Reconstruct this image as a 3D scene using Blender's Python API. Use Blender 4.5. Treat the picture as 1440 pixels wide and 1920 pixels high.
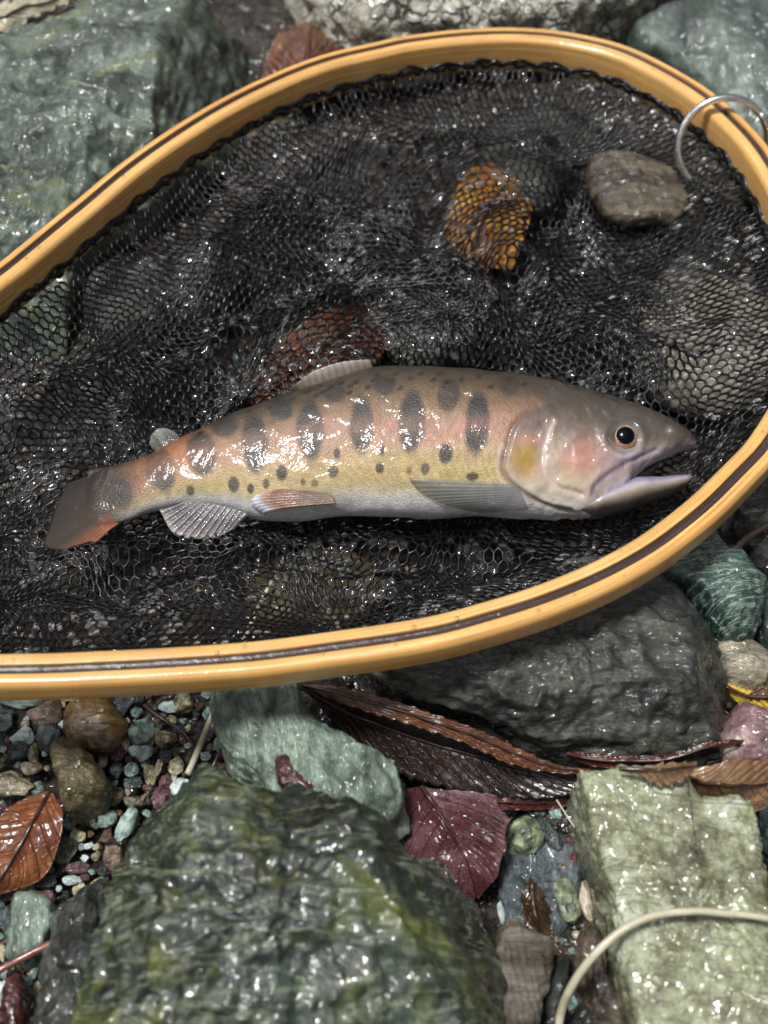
import bpy, math, random
import numpy as np
from mathutils import Vector, Matrix
from mathutils.bvhtree import BVHTree

random.seed(7)
rng = np.random.default_rng(7)
scene = bpy.context.scene
COL = scene.collection
for o in list(bpy.data.objects):
    bpy.data.objects.remove(o)

# ---------------------------------------------------------------- camera
TH = math.radians(35.0)          # view direction, degrees off straight down
DIST = 0.46
FPX = 960.0 / math.tan(math.radians(22.5))
CAM = np.array([0.0, -DIST * math.sin(TH), DIST * math.cos(TH)])
FWD = np.array([0.0, math.sin(TH), -math.cos(TH)])
UPV = np.array([0.0, math.cos(TH), math.sin(TH)])
cam_data = bpy.data.cameras.new("camera")
cam = bpy.data.objects.new("camera", cam_data)
COL.objects.link(cam)
cam.location = CAM
cam.rotation_euler = (TH, 0, 0)
cam_data.sensor_fit = 'VERTICAL'
cam_data.sensor_height = 24.0
cam_data.lens = 12.0 / math.tan(math.radians(22.5))
cam_data.clip_start = 0.01
cam_data.clip_end = 100.0
cam_data.dof.use_dof = True
cam_data.dof.focus_distance = 0.418
cam_data.dof.aperture_fstop = 7.2
scene.camera = cam

# ---------------------------------------------------------------- light
SUN_EL, SUN_AZ = math.radians(75), math.radians(-95)   # azimuth from +Y (away from the camera), + to the right
world = bpy.data.worlds.new("World")
scene.world = world
world.use_nodes = True
wn = world.node_tree
wn.nodes.clear()
w_out = wn.nodes.new("ShaderNodeOutputWorld")
w_bg = wn.nodes.new("ShaderNodeBackground")
w_sky = wn.nodes.new("ShaderNodeTexSky")
w_sky.sky_type = 'NISHITA'
w_sky.sun_disc = False
w_sky.sun_elevation = SUN_EL
w_sky.sun_rotation = SUN_AZ
w_sky.dust_density = 4.0
w_hs = wn.nodes.new("ShaderNodeHueSaturation")
w_hs.inputs['Saturation'].default_value = 0.6
w_bg.inputs['Strength'].default_value = 0.05
wn.links.new(w_sky.outputs[0], w_hs.inputs['Color'])
wn.links.new(w_hs.outputs[0], w_bg.inputs['Color'])
wn.links.new(w_bg.outputs[0], w_out.inputs['Surface'])
sun_data = bpy.data.lights.new("sun", 'SUN')
sun_data.energy = 2.4
sun_data.angle = math.radians(11)
sun_data.color = (1.0, 0.985, 0.965)
sun = bpy.data.objects.new("sun", sun_data)
COL.objects.link(sun)
sdir = Vector((math.sin(SUN_AZ) * math.cos(SUN_EL), math.cos(SUN_AZ) * math.cos(SUN_EL), math.sin(SUN_EL)))
sun.rotation_euler = sdir.to_track_quat('Z', 'Y').to_euler()
sun.location = sdir * 5
vs = scene.view_settings
vs.view_transform = 'Standard'
vs.look = 'None'
vs.exposure = 0.6
vs.gamma = 1.0
vs.use_curve_mapping = False

# ---------------------------------------------------------------- helpers
def ray(px, py):
    d = FWD + np.array([1., 0, 0]) * ((px - 720) / FPX) + UPV * ((960 - py) / FPX)
    return d
def P(px, py, z=0.0):
    d = ray(px, py)
    return CAM + d * ((z - CAM[2]) / d[2])
def Pplane(px, py, p0, n):
    d = ray(px, py)
    return CAM + d * (np.dot(p0 - CAM, n) / np.dot(d, n))
def proj(p):
    q = np.asarray(p) - CAM
    dep = q @ FWD
    return np.stack([720 + FPX * q[..., 0] / dep, 960 - FPX * (q @ UPV) / dep], -1)
def pxm(px, py, z=0.0):
    """metres covered by one photograph pixel at that place"""
    return np.dot(P(px, py, z) - CAM, FWD) / FPX
def s2l(c):
    c = np.asarray(c, float) / 255.0
    return np.where(c <= 0.04045, c / 12.92, ((c + 0.055) / 1.055) ** 2.4)
def rgb(r, g, b, k=1.0):
    return tuple(float(v) * k for v in s2l((r, g, b))) + (1.0,)

def _h(i, j, k, seed):
    h = (i * 374761393 + j * 668265263 + k * 2246822519 + seed * 3266489917) & 0xffffffff
    h = ((h ^ (h >> 15)) * 2246822519) & 0xffffffff
    h = ((h ^ (h >> 13)) * 3266489917) & 0xffffffff
    return (h ^ (h >> 16)) / 4294967295.0 * 2 - 1
def vnoise(p, seed=0):
    p = np.asarray(p, float)
    f = np.floor(p).astype(np.int64)
    t = p - f
    t = t * t * t * (t * (t * 6 - 15) + 10)
    r = 0
    for dx in (0, 1):
        wx = t[..., 0] if dx else 1 - t[..., 0]
        for dy in (0, 1):
            wy = t[..., 1] if dy else 1 - t[..., 1]
            for dz in (0, 1):
                wz = t[..., 2] if dz else 1 - t[..., 2]
                r = r + wx * wy * wz * _h(f[..., 0] + dx, f[..., 1] + dy, f[..., 2] + dz, seed)
    return r
def fbm(p, octv=4, seed=0, gain=0.5):
    a, s, r = 1.0, 1.0, 0
    for o in range(octv):
        r = r + a * vnoise(np.asarray(p) * s + 17.3 * o, seed + o)
        a *= gain
        s *= 2.03
    return r
def ridge(p, octv=3, seed=0):
    a, s, r = 1.0, 1.0, 0
    for o in range(octv):
        r = r + a * (1 - 2 * np.abs(vnoise(np.asarray(p) * s + 9.1 * o, seed + o)))
        a *= 0.5
        s *= 2.1
    return r
def sstep(a, b, x):
    t = np.clip((x - a) / (b - a), 0, 1)
    return t * t * (3 - 2 * t)

def catmull(pts, n, closed=True):
    """evenly spaced points on a smooth curve through pts"""
    pts = np.asarray(pts, float)
    if closed:
        q = np.vstack([pts[-1:], pts, pts[:2]])
        segs = len(pts)
    else:
        q = np.vstack([2 * pts[:1] - pts[1:2], pts, 2 * pts[-1:] - pts[-2:-1]])
        segs = len(pts) - 1
    out = []
    t = np.linspace(0, 1, 16, endpoint=False)[:, None]
    for i in range(segs):
        a, b, c, d = q[i], q[i + 1], q[i + 2], q[i + 3]
        out.append(0.5 * (2 * b + (c - a) * t + (2 * a - 5 * b + 4 * c - d) * t ** 2 + (3 * b - a - 3 * c + d) * t ** 3))
    out = np.vstack(out)
    out = np.vstack([out, out[:1] if closed else pts[-1:]])
    s = np.concatenate([[0], np.cumsum(np.linalg.norm(np.diff(out, axis=0), axis=1))])
    u = np.linspace(0, s[-1], n, endpoint=not closed)
    return np.stack([np.interp(u, s, out[:, k]) for k in range(pts.shape[1])], 1)

def mesh(name, V, F, smooth=True):
    me = bpy.data.meshes.new(name)
    V = np.asarray(V, np.float32)
    F = np.asarray(F, np.int32)
    k = F.shape[1]
    me.vertices.add(len(V))
    me.vertices.foreach_set("co", V.ravel())
    me.loops.add(F.size)
    me.loops.foreach_set("vertex_index", F.ravel())
    me.polygons.add(len(F))
    me.polygons.foreach_set("loop_start", np.arange(0, F.size, k, dtype=np.int32))
    me.polygons.foreach_set("use_smooth", np.full(len(F), smooth))
    me.update(calc_edges=True)
    me.validate()
    return me
def obj(name, me, mat=None, parent=None, loc=None):
    o = bpy.data.objects.new(name, me)
    COL.objects.link(o)
    if mat is not None and me is not None and len(me.materials) == 0:
        me.materials.append(mat)
    if loc is not None:
        o.location = [float(v) for v in loc]
    if parent is not None:
        o.parent = parent
        o.matrix_parent_inverse = Matrix.Translation(-parent.location)
    return o
def tag(o, label=None, cat=None, group=None, kind=None):
    if label: o["label"] = label
    if cat: o["category"] = cat
    if group: o["group"] = group
    if kind: o["kind"] = kind
    return o
def empty(name, loc):
    o = bpy.data.objects.new(name, None)
    o.empty_display_size = 0.01
    COL.objects.link(o)
    o.location = [float(v) for v in loc]
    return o
def grid_faces(n, m, wrap_m=False, off=0):
    i, j = np.meshgrid(np.arange(n - 1), np.arange(m if wrap_m else m - 1), indexing='ij')
    a = i * m + j
    b = i * m + (j + 1) % m
    return np.stack([a, b, b + m, a + m], -1).reshape(-1, 4) + off
def vcol(me, cols, name="Col"):
    at = me.color_attributes.new(name, 'FLOAT_COLOR', 'POINT')
    c = np.ones((len(me.vertices), 4), np.float32)
    c[:, :cols.shape[1]] = cols
    at.data.foreach_set("color", c.ravel())
def frames(C):
    T = np.gradient(C, axis=0)
    T /= np.linalg.norm(T, axis=1)[:, None] + 1e-12
    up = np.array([0, 0, 1.0])
    A = np.cross(T, up)
    A /= np.linalg.norm(A, axis=1)[:, None] + 1e-9
    B = np.cross(A, T)
    return T, A, B
def tube_mesh(name, C, R, sides=8):
    C = np.asarray(C, float)
    R = np.broadcast_to(np.asarray(R, float), (len(C),))
    T, A, B = frames(C)
    a = np.linspace(0, 2 * np.pi, sides, endpoint=False)
    V = C[:, None] + R[:, None, None] * (A[:, None] * np.cos(a)[None, :, None] + B[:, None] * np.sin(a)[None, :, None])
    V = V.reshape(-1, 3)
    F = grid_faces(len(C), sides, True)
    n = len(V)
    V = np.vstack([V, C[:1], C[-1:]])
    caps = [[n, (j + 1) % sides, j, j] for j in range(sides)]
    caps += [[n + 1, (len(C) - 1) * sides + j, (len(C) - 1) * sides + (j + 1) % sides, 0] for j in range(sides)]
    tri = np.array([[c[0], c[1], c[2]] for c in caps])
    q = np.vstack([F[:, [0, 1, 2]], F[:, [0, 2, 3]], tri])
    return mesh(name, V, q)

# height raster of everything lying on the stream bed (the net drapes over it)
HX0, HY0, HS, HN = -0.45, -0.45, 0.003, 300
HF = np.full((HN, HN), -0.02)
def hf_add(V):
    ix = ((V[:, 0] - HX0) / HS).astype(int)
    iy = ((V[:, 1] - HY0) / HS).astype(int)
    ok = (ix >= 0) & (iy >= 0) & (ix < HN) & (iy < HN)
    np.maximum.at(HF, (ix[ok], iy[ok]), V[ok, 2])

# ---------------------------------------------------------------- materials
class NT:
    def __init__(s, name):
        s.m = bpy.data.materials.new(name)
        s.m.use_nodes = True
        s.t = s.m.node_tree
        s.t.nodes.clear()
        s.out = s.n("ShaderNodeOutputMaterial")
    def n(s, kind, **kw):
        nd = s.t.nodes.new(kind)
        for k, v in kw.items():
            if hasattr(nd, k) and not k[0].isupper():
                setattr(nd, k, v)
            else:
                nd.inputs[k].default_value = v
        return nd
    def l(s, a, b):
        s.t.links.new(a, b)
    def ramp(s, fac, stops, interp='LINEAR'):
        r = s.n("ShaderNodeValToRGB")
        r.color_ramp.interpolation = interp
        e = r.color_ramp.elements
        while len(e) < len(stops):
            e.new(0.5)
        for el, (p, c) in zip(e, stops):
            el.position = p
            el.color = c if len(c) == 4 else (*c, 1)
        s.l(fac, r.inputs[0])
        return r.outputs[0]
    def mix(s, fac, a, b, mode='MIX'):
        m = s.n("ShaderNodeMix", data_type='RGBA', blend_type=mode)
        for inp, v in ((m.inputs[0], fac), (m.inputs[6], a), (m.inputs[7], b)):
            if hasattr(v, 'is_linked'):
                s.l(v, inp)
            else:
                inp.default_value = v
        return m.outputs[2]
    def math(s, op, a, b=0.0, c=None):
        m = s.n("ShaderNodeMath", operation=op)
        for k, v in enumerate((a, b, c)):
            if v is None: continue
            if hasattr(v, 'is_linked'):
                s.l(v, m.inputs[k])
            else:
                m.inputs[k].default_value = v
        return m.outputs[0]
    def noise(s, vec, scale, detail=6, rough=0.55, dist=0.0):
        nd = s.n("ShaderNodeTexNoise", Scale=scale, Detail=detail, Roughness=rough, Distortion=dist)
        if vec is not None: s.l(vec, nd.inputs['Vector'])
        return nd.outputs[0]
    def bump(s, h, strength, distance, normal=None):
        b = s.n("ShaderNodeBump", Strength=strength, Distance=distance)
        s.l(h, b.inputs['Height'])
        if normal is not None: s.l(normal, b.inputs['Normal'])
        return b.outputs[0]
def g1(v):
    return (v, v, v, 1)

def rock_mat(name, c1, c2, c3, scale=45, stretch=(1, 1, 1), rot=(0, 0, 0), rough=(0.12, 0.5), bump=1.0,
             speck=None, moss=None, veins=None, chunk=None, vary=False, lich=0.0, wet=None, film=130):
    t = NT(name)
    tc = t.n("ShaderNodeTexCoord")
    mp = t.n("ShaderNodeMapping")
    mp.inputs['Scale'].default_value = stretch
    mp.inputs['Rotation'].default_value = rot
    t.l(tc.outputs['Object'], mp.inputs['Vector'])
    v = mp.outputs[0]
    if vary:
        oi = t.n("ShaderNodeObjectInfo")
        add = t.n("ShaderNodeVectorMath", operation='ADD')
        sc = t.n("ShaderNodeVectorMath", operation='SCALE', Scale=7.0)
        cmb = t.n("ShaderNodeCombineXYZ")
        for k in range(3): t.l(oi.outputs['Random'], cmb.inputs[k])
        t.l(cmb.outputs[0], sc.inputs[0])
        t.l(v, add.inputs[0]); t.l(sc.outputs[0], add.inputs[1])
        v = add.outputs[0]
    n1 = t.noise(v, scale, 8, 0.62, 0.4)
    col = t.ramp(n1, [(0.36, tuple(q * 0.7 for q in c1[:3]) + (1,)), (0.50, c2), (0.64, c3)])
    n2 = t.noise(v, scale * 7, 6, 0.7)
    col = t.mix(0.7, col, t.ramp(n2, [(0.25, g1(0.25)), (0.5, g1(1.0)), (0.75, g1(1.7))]), 'MULTIPLY')
    n6 = t.noise(v, scale * 24, 4, 0.65)
    col = t.mix(0.6, col, t.ramp(n6, [(0.3, g1(0.4)), (0.5, g1(1.0)), (0.7, g1(1.6))]), 'MULTIPLY')
    if lich:
        n5 = t.noise(v, scale * 2.2, 8, 0.7, 1.0)
        col = t.mix(t.ramp(n5, [(0.56, g1(0)), (0.68, g1(lich))]), col, rgb(150, 162, 140))
    if moss:
        n3 = t.noise(v, moss[1], 7, 0.65, 0.8)
        col = t.mix(t.ramp(n3, [(moss[2], g1(0)), (moss[2] + 0.14, g1(1))]), col, moss[0])
        n3b = t.noise(v, moss[1] * 3.1, 5, 0.6, 0.3)
        col = t.mix(t.ramp(n3b, [(moss[2] + 0.06, g1(0)), (moss[2] + 0.14, g1(0.8))]), col, tuple(c * 0.55 for c in moss[0][:3]) + (1,))
    if veins:
        mv = t.n("ShaderNodeMapping")
        mv.inputs['Rotation'].default_value = veins[2]
        mv.inputs['Scale'].default_value = (1, 5, 1)
        t.l(v, mv.inputs['Vector'])
        n4 = t.noise(mv.outputs[0], veins[1], 5, 0.6, 2.0)
        col = t.mix(t.ramp(n4, [(0.47, g1(0)), (0.5, g1(0.75)), (0.53, g1(0))]), col, veins[0])
    hgt = t.math('ADD', n1, t.math('MULTIPLY', n2, 0.35))
    if chunk:
        nd_ = t.n("ShaderNodeTexNoise", Scale=chunk[0] * 0.9, Detail=3.0)
        t.l(v, nd_.inputs['Vector'])
        wv = t.n("ShaderNodeVectorMath", operation='MULTIPLY_ADD')
        t.l(nd_.outputs['Color'], wv.inputs[0])
        wv.inputs[1].default_value = (0.009, 0.009, 0.009)
        t.l(v, wv.inputs[2])
        ve = t.n("ShaderNodeTexVoronoi", Scale=chunk[0], feature='DISTANCE_TO_EDGE')
        t.l(wv.outputs[0], ve.inputs['Vector'])
        edge = t.ramp(ve.outputs['Distance'], [(0.02, g1(1)), (0.16, g1(0))])
        pat = t.noise(v, chunk[0] * 0.4, 3, 0.5)
        edge = t.math('MULTIPLY', edge, t.ramp(pat, [(0.42, g1(0.1)), (0.6, g1(1))]))
        col = t.mix(edge, col, chunk[1])
        hgt = t.math('ADD', hgt, t.math('MULTIPLY', edge, -0.9))
    if speck:
        ns = t.noise(v, speck[1], 2, 0.5)
        col = t.mix(t.ramp(ns, [(speck[2], g1(0)), (speck[2] + 0.05, g1(1))]), col, speck[0])
    if vary:
        hs = t.n("ShaderNodeHueSaturation")
        t.l(col, hs.inputs['Color'])
        t.l(t.math('MULTIPLY_ADD', oi.outputs['Random'], 0.05, 0.475), hs.inputs['Hue'])
        t.l(t.math('MULTIPLY_ADD', oi.outputs['Random'], 0.9, 0.85), hs.inputs['Value'])
        col = hs.outputs[0]
    nw = t.noise(v, scale * 1.3, 5, 0.6)
    b = t.bump(hgt, 1.0, 0.0018 * bump)
    nb = t.noise(v, scale * 16, 4, 0.6)
    b = t.bump(nb, 0.6, 0.0005 * bump, b)
    pr = t.n("ShaderNodeBsdfPrincipled")
    t.l(col, pr.inputs['Base Color'])
    t.l(t.ramp(nw, [(0.38, g1(rough[0])), (0.62, g1(rough[1]))]), pr.inputs['Roughness'])
    t.l(b, pr.inputs['Normal'])
    # thin film of water lying on the stone
    nc = t.noise(v, 2.6 if vary else film, 1.6, 0.5, 0.8)
    cb = t.bump(nc, 1.0, 0.0012 if vary else 0.0042 * 130 / film)
    pr.inputs['Coat Roughness'].default_value = 0.06
    pr.inputs['Coat IOR'].default_value = 1.45
    ww = wet if wet is not None else (0.46, 0.66)
    t.l(t.ramp(nw, [(ww[0], g1(1)), (ww[1], g1(0.3))]), pr.inputs['Coat Weight'])
    t.l(cb, pr.inputs['Coat Normal'])
    t.l(pr.outputs[0], t.out.inputs[0])
    return t.m

def attr_mat(name, rough=0.35, coat=1.0, coat_rough=0.06, bump_scale=900, bump=0.0002, trans=0.0, coat_bump=0.0006, coat_scale=120, alpha=1.0, scales=False):
    t = NT(name)
    a = t.n("ShaderNodeVertexColor", layer_name="Col")
    tc = t.n("ShaderNodeTexCoord")
    v = tc.outputs['Object']
    n1 = t.noise(v, bump_scale, 4, 0.6)
    n0 = t.noise(v, 300, 5, 0.6)
    col = t.mix(0.5, a.outputs[0], t.ramp(n0, [(0.3, g1(0.75)), (0.7, g1(1.25))]), 'MULTIPLY')
    b = t.bump(n1, 0.6, bump)
    if scales:
        mp = t.n("ShaderNodeMapping")
        mp.inputs['Scale'].default_value = (0.8, 1.15, 1.15)
        t.l(v, mp.inputs['Vector'])
        vo = t.n("ShaderNodeTexVoronoi", Scale=1650.0)
        t.l(mp.outputs[0], vo.inputs['Vector'])
        dsc = t.ramp(vo.outputs['Distance'], [(0.1, g1(1.18)), (0.55, g1(0.72))])
        col = t.mix(t.math('MULTIPLY', a.outputs[1], 0.6), col, dsc, 'MULTIPLY')
        b = t.bump(t.math('MULTIPLY', vo.outputs['Distance'], a.outputs[1]), 0.6, 0.00022, b)
    n2 = t.noise(v, coat_scale, 4, 0.5, 0.6)
    cb = t.bump(n2, 0.8, coat_bump)
    pr = t.n("ShaderNodeBsdfPrincipled")
    t.l(col, pr.inputs['Base Color'])
    pr.inputs['Roughness'].default_value = rough
    pr.inputs['Specular IOR Level'].default_value = 0.35 if scales else 0.5
    pr.inputs['Coat Weight'].default_value = coat
    pr.inputs['Coat Roughness'].default_value = coat_rough
    pr.inputs['Coat IOR'].default_value = 1.4
    t.l(b, pr.inputs['Normal'])
    t.l(cb, pr.inputs['Coat Normal'])
    if scales:        # the smooth head carries more slime than the flank
        t.l(t.math('MULTIPLY_ADD', a.outputs[1], coat - 1.0, 1.0), pr.inputs['Coat Weight'])
    sh = pr.outputs[0]
    if trans > 0:
        tr = t.n("ShaderNodeBsdfTranslucent")
        t.l(col, tr.inputs[0])
        mx = t.n("ShaderNodeMixShader")
        mx.inputs[0].default_value = trans
        t.l(sh, mx.inputs[1]); t.l(tr.outputs[0], mx.inputs[2])
        sh = mx.outputs[0]
    if alpha < 1:
        tp = t.n("ShaderNodeBsdfTransparent")
        mx = t.n("ShaderNodeMixShader")
        mx.inputs[0].default_value = 1 - alpha
        t.l(sh, mx.inputs[1]); t.l(tp.outputs[0], mx.inputs[2])
        sh = mx.outputs[0]
    t.l(sh, t.out.inputs[0])
    return t.m

def wood_mat(name, c1, c2, c3, dark=False):
    t = NT(name)
    uv = t.n("ShaderNodeUVMap", uv_map="UV")
    mp = t.n("ShaderNodeMapping")
    mp.inputs['Scale'].default_value = (9.0, 900.0, 1)
    t.l(uv.outputs[0], mp.inputs['Vector'])
    n1 = t.noise(mp.outputs[0], 1.0, 6, 0.6, 0.6)
    col = t.ramp(n1, [(0.28, c1), (0.5, c2), (0.72, c3)])
    mp2 = t.n("ShaderNodeMapping")
    mp2.inputs['Scale'].default_value = (30.0, 3500.0, 1)
    t.l(uv.outputs[0], mp2.inputs['Vector'])
    n2 = t.noise(mp2.outputs[0], 1.0, 4, 0.6, 0.2)
    col = t.mix(0.6, col, t.ramp(n2, [(0.3, g1(0.55)), (0.6, g1(1.15))]), 'MULTIPLY')
    tc = t.n("ShaderNodeTexCoord")
    n3 = t.noise(tc.outputs['Object'], 55, 4, 0.6)
    col = t.mix(0.5, col, t.ramp(n3, [(0.35, g1(0.8)), (0.65, g1(1.1))]), 'MULTIPLY')
    n4 = t.noise(tc.outputs['Object'], 420, 2, 0.5)
    col = t.mix(t.ramp(n4, [(0.74, g1(0)), (0.80, g1(0.7))]), col, rgb(70, 40, 18))
    b = t.bump(n2, 0.35, 0.00018)
    pr = t.n("ShaderNodeBsdfPrincipled")
    t.l(col, pr.inputs['Base Color'])
    pr.inputs['Roughness'].default_value = 0.42
    t.l(b, pr.inputs['Normal'])
    pr.inputs['Coat Weight'].default_value = 0.7
    pr.inputs['Coat Roughness'].default_value = 0.12
    nb = t.noise(tc.outputs['Object'], 260 if dark else 130, 4, 0.6)
    t.l(t.bump(nb, 0.9, 0.0009 if dark else 0.0004), pr.inputs['Coat Normal'])
    nr = t.noise(tc.outputs['Object'], 70, 5, 0.6)
    t.l(t.ramp(nr, [(0.4, g1(0.05)), (0.6, g1(0.35))]), pr.inputs['Coat Roughness'])
    t.l(pr.outputs[0], t.out.inputs[0])
    return t.m

def plain_mat(name, col, rough=0.4, metal=0.0, coat=0.0, noise_scale=None, bump=0.0, bump_scale=400, col2=None, ior=1.5):
    t = NT(name)
    pr = t.n("ShaderNodeBsdfPrincipled")
    tc = t.n("ShaderNodeTexCoord")
    if col2 is not None:
        n = t.noise(tc.outputs['Object'], noise_scale or 100, 5, 0.6)
        t.l(t.ramp(n, [(0.35, col), (0.65, col2)]), pr.inputs['Base Color'])
    else:
        pr.inputs['Base Color'].default_value = col
    pr.inputs['Roughness'].default_value = rough
    pr.inputs['Metallic'].default_value = metal
    pr.inputs['Coat Weight'].default_value = coat
    pr.inputs['Coat Roughness'].default_value = 0.05
    pr.inputs['IOR'].default_value = ior
    if bump:
        nb = t.noise(tc.outputs['Object'], bump_scale, 4, 0.6)
        t.l(t.bump(nb, 0.8, bump), pr.inputs['Normal'])
    t.l(pr.outputs[0], t.out.inputs[0])
    return t.m

def water_mat():
    t = NT("water")
    fr = t.n("ShaderNodeFresnel", IOR=1.33)
    tr = t.n("ShaderNodeBsdfTransparent")
    tr.inputs[0].default_value = (0.93, 0.95, 0.96, 1)
    gl = t.n("ShaderNodeBsdfGlossy", Roughness=0.05)
    mx = t.n("ShaderNodeMixShader")
    t.l(t.math('ADD', fr.outputs[0], 0.03), mx.inputs[0])
    t.l(tr.outputs[0], mx.inputs[1]); t.l(gl.outputs[0], mx.inputs[2])
    t.l(mx.outputs[0], t.out.inputs[0])
    return t.m

def leaf_mat(name, c1, c2, c3, vein, vn=11, vk=3.2, rough=0.3, spot=None, coat=0.9, coat_bump=0.0009, coat_scale=190):
    t = NT(name)
    uv = t.n("ShaderNodeUVMap", uv_map="UV")
    sx = t.n("ShaderNodeSeparateXYZ")
    t.l(uv.outputs[0], sx.inputs[0])
    tc = t.n("ShaderNodeTexCoord")
    v = tc.outputs['Object']
    n1 = t.noise(v, 60, 7, 0.62, 0.5)
    col = t.ramp(n1, [(0.3, c1), (0.5, c2), (0.7, c3)])
    n2 = t.noise(v, 700, 4, 0.6)
    col = t.mix(0.6, col, t.ramp(n2, [(0.3, g1(0.6)), (0.6, g1(1.2))]), 'MULTIPLY')
    a = t.math('ABSOLUTE', t.math('MULTIPLY_ADD', sx.outputs[1], 2.0, -1.0))
    ph = t.math('SUBTRACT', t.math('MULTIPLY', sx.outputs[0], float(vn)), t.math('MULTIPLY', a, vk))
    fr = t.math('ABSOLUTE', t.math('SUBTRACT', t.math('FRACT', ph), 0.5))
    vl = t.ramp(fr, [(0.0, g1(1)), (0.07, g1(0))])
    mid = t.ramp(a, [(0.02, g1(1)), (0.06, g1(0))])
    vv = t.math('MAXIMUM', t.math('MULTIPLY', vl, 0.6), mid)
    # fine net of small veins
    vo = t.n("ShaderNodeTexVoronoi", Scale=420.0, feature='DISTANCE_TO_EDGE')
    t.l(v, vo.inputs['Vector'])
    fine = t.ramp(vo.outputs['Distance'], [(0.0, g1(1)), (0.09, g1(0))])
    col = t.mix(t.math('MULTIPLY', fine, 0.35), col, vein)
    col = t.mix(t.math('MULTIPLY', vv, 0.8), col, vein)
    if spot:
        n3 = t.noise(v, spot[1], 4, 0.6, 0.6)
        col = t.mix(t.ramp(n3, [(spot[2], g1(0)), (spot[2] + 0.05, g1(1))]), col, spot[0])
    h = t.math('ADD', t.math('MULTIPLY', vv, -0.8), t.math('MULTIPLY', fine, -0.25))
    b = t.bump(h, 0.8, 0.0007)
    pr = t.n("ShaderNodeBsdfPrincipled")
    t.l(col, pr.inputs['Base Color'])
    pr.inputs['Roughness'].default_value = rough
    t.l(b, pr.inputs['Normal'])
    pr.inputs['Coat Weight'].default_value = coat
    pr.inputs['Coat Roughness'].default_value = 0.07
    nc = t.noise(v, coat_scale, 2, 0.5, 0.6)
    t.l(t.bump(t.math('ADD', nc, t.math('MULTIPLY', vv, -0.4)), 0.9, coat_bump), pr.inputs['Coat Normal'])
    t.l(pr.outputs[0], t.out.inputs[0])
    return t.m

# ---------------------------------------------------------------- ground
def ground_h(x, y):
    p = np.stack([x * 16, y * 16, np.zeros_like(x)], -1)
    q = np.stack([x * 110, y * 110, np.zeros_like(x) + 3], -1)
    r = np.hypot(x, y)      # unseen slopes added all round to block low-angle sky light
    blocker_bank = np.maximum(r - 0.9, 0)
    return 0.006 * fbm(p, 3, 5) + 0.0018 * fbm(q, 3, 8) - 0.003 + 1.15 * blocker_bank + np.minimum(blocker_bank, 1) * 0.25 * fbm(p * 0.12, 3, 2)
ax = np.concatenate([-np.geomspace(6, 0.46, 40), np.linspace(-0.44, 0.44, 300), np.geomspace(0.46, 6, 40)])
gx, gy = np.meshgrid(ax, ax, indexing='ij')
gz = ground_h(gx, gy)
gV = np.stack([gx, gy, gz], -1).reshape(-1, 3)
m_ground = rock_mat("wet_silt", rgb(26, 21, 17), rgb(46, 40, 34), rgb(74, 66, 56), scale=180, rough=(0.1, 0.45), bump=1.2, speck=(rgb(120, 125, 115), 900, 0.70))
ground = obj("ground", mesh("ground", gV, grid_faces(len(ax), len(ax))), m_ground)
tag(ground, "dark wet silt of the stream bed between the stones", kind="structure")
hf_add(gV)

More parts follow.
